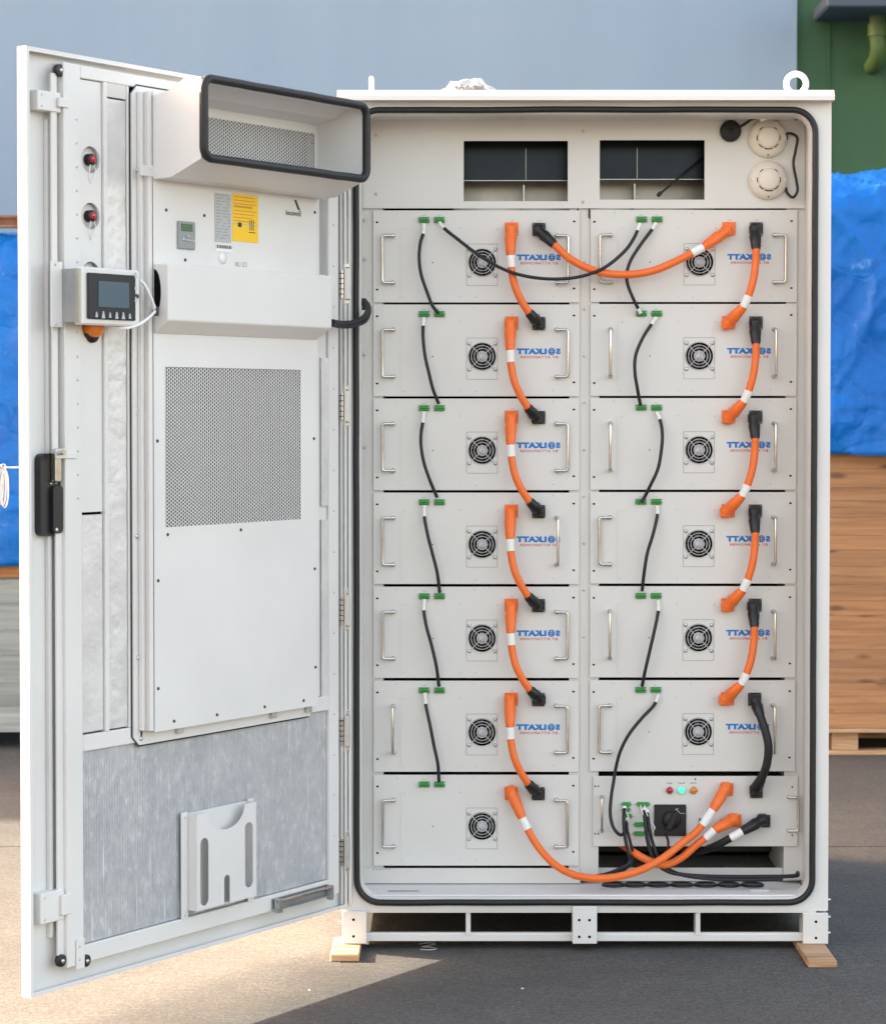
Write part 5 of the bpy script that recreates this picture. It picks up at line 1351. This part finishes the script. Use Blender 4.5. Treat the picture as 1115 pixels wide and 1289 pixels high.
mb.lathe((0, 0, 0), [(.0285, 0), (.0295, .005), (.0290, .012), (.0265, .015), (.001, .0155)], 'rubber', 30); mb.build('cap', t)
mb = MB(T); mb.lathe((0, -.0156, 0), [(.008, 0), (.007, .003), (.001, .0035)], 'rubber', 14); mb.build('centre', t)
tag(t, 'round black rubber cap left of the upper smoke detector', 'cap')
def topcable(label, pp, r, name='sensor_cable', tie=None):
    t = empty(name, tuple(P(*pp[0][:2], yt - pp[0][2])))
    mb = MB(); mb.tube(smooth_path([P(a, b_, yt - c) for a, b_, c in pp], 8), r, 'rubber', 8); mb.build('sheath', t)
    if tie:
        mb = MB(); q = P(tie[0], tie[1], yt - tie[2]); mb.tube([q + Vector((-.008, 0, -.003)), q + Vector((.008, 0, .003))], r * 1.5, 'white_label', 8); mb.build('tie', t)
    tag(t, label, 'cable')
topcable('short black lead from the rubber cap up to the top edge', [(930, 160, .012), (941, 153, .02), (946, 149, .02), (955, 147, .015)], .004)
topcable('black cable along the top edge above the smoke detectors', [(944, 150, .03), (955, 147.5, .03), (975, 147, .03), (995, 147, .03), (1003, 149.5, .02)], .0045, tie=(960, 149, .035))
topcable('black cable looping down beside the two smoke detectors', [(990, 175, .006), (990, 168.5, .014), (997, 168, .02), (1003.5, 174, .02), (1001, 190, .02), (998.5, 206, .02), (1002, 226, .02), (1003.5, 240, .02), (998, 248, .018), (991, 243, .012), (989, 236, .006)], .0038)
t = empty('probe', tuple(P(829, 244, yt + .05))); mb = MB(); mb.tube([P(884, 198, yt + .08), P(829, 245, yt + .03)], .003, 'black_plastic', 8); mb.build('rod', t)
mb = MB(); mb.tube([P(832, 242, yt + .028), P(828, 246, yt + .024)], .0055, 'black_plastic', 8); mb.build('tip', t)
tag(t, 'thin black temperature probe slanting in the right duct window', 'probe')

# ------------------------------------------------------------------ things on and under the cabinet
zr = Z(112, Y0 - .04) + .004
t = empty('plastic_bag', (X(592, 6.6), 6.60, zr))
mb = MB(); V = []; Fc = []; nu, nv = 36, 18
for j in range(nv + 1):
    for i in range(nu):
        a = 2 * math.pi * i / nu; e = math.pi / 2 * j / nv
        rx = .064 + .008 * math.sin(3 * a) + (.03 if abs(a) < .5 else 0); rz = .041
        x = rx * math.cos(a) * math.cos(e) ** .8; y = .045 * math.sin(a) * math.cos(e) ** .8; z = rz * math.sin(e) ** .7
        d = 1 + .22 * noise.noise(Vector((x * 45, y * 45, z * 60 + 2))) + .1 * noise.noise(Vector((x * 130, y * 130, z * 130)))
        z = z * (1 if x < .03 else max(.35, 1 - (x - .03) * 14)); V.append((X(589, 6.6) + x * d, 6.60 + y * d, zr + z * d))
for j in range(nv):
    for i in range(nu): Fc.append((j * nu + i, j * nu + (i + 1) % nu, (j + 1) * nu + (i + 1) % nu, (j + 1) * nu + i))
mb.add(V, Fc, 'bag_plastic', False); mb.build('bag', t)
tag(t, 'crumpled clear plastic bag of bolts lying on the roof', 'bag')
mb = MB(); random.seed(5)
for k in range(34):
    c = Vector((X(590, 6.6) + random.uniform(-.036, .036), 6.6 + random.uniform(-.022, .022), zr + .006 + random.uniform(0, .015)))
    d = Vector((random.uniform(-1, 1), random.uniform(-1, 1), random.uniform(-.4, .4))).normalized() * .009
    mb.tube([c - d, c + d], .0032, 'bolt_metal', 6); mb.tube([c + d, c + d * 1.4], .0062, 'bolt_metal', 6)
tag(mb.build('loose_bolts', stuff=True), 'dark loose bolts inside the plastic bag on the roof', 'bolts')
def block(a0, a1, yt_, lab, py_front):
    yb_ = ground_y(py_front); ztop = Z(1187.5, Y0) - .001
    t = MB(); x0, x1 = X(a0, yb_), X(a1, yb_)
    t.box(x0, x1, yb_, Y0 + .08, 0.0, ztop, 'timber', .0025)
    tag(t.build('timber_block'), lab, 'timber block', 'timber blocks under the cabinet')
    t = MB(); t.box(x0 + .03, x1 + .03 if a0 < 500 else x1 - .03, YB - .2, YB - .03, 0.0, ztop, 'timber', .0025)
    tag(t.build('timber_block'), lab.replace('under the', 'far back under the rear').replace('sunlit', 'rear').replace('shaded', 'rear'), 'timber block', 'timber blocks under the cabinet')
block(414.8, 451.5, 0, 'sunlit pale timber block under the left foot of the cabinet', 1211)
block(1020, 1056.5, 0, 'shaded timber block under the right foot of the cabinet', 1219)
t = MB(); gy_ = 6.42
t.tube(smooth_path([EYE + ray(a, b_) * (-H / ray(a, b_).z) for a, b_ in ((527, 1190), (541, 1188.5), (549, 1190), (538, 1192), (531, 1193.5), (541, 1194), (550, 1196), (540, 1197.5), (529, 1197))], 5), .0016, 'zinc', 6)
sc_o = t.build('wire_scrap'); zmin = min(v.co.z for v in sc_o.data.vertices)
for v in sc_o.data.vertices: v.co.z = max(.0016, v.co.z - zmin + .001)
tag(sc_o, 'bent scrap of pale wire on the ground under the cabinet', 'wire scrap')
t = MB()
for k in range(60):
    y = random.uniform(5.7, 8.3); x = random.uniform(-1.5, 1.2)
    r_ = random.uniform(.0015, .004)
    t.lathe((x, y, 0), [(r_, 0), (r_ * .8, r_ * .6), (r_ * .2, r_ * .9)], 'zinc' if k % 5 == 0 else 'concrete', 6, axis='Z')
tag(t.build('pebbles', stuff=True), 'small pebbles and chips scattered on the concrete', 'pebbles')
o = [x for x in scene.collection.objects if x.name.startswith('t.') ]
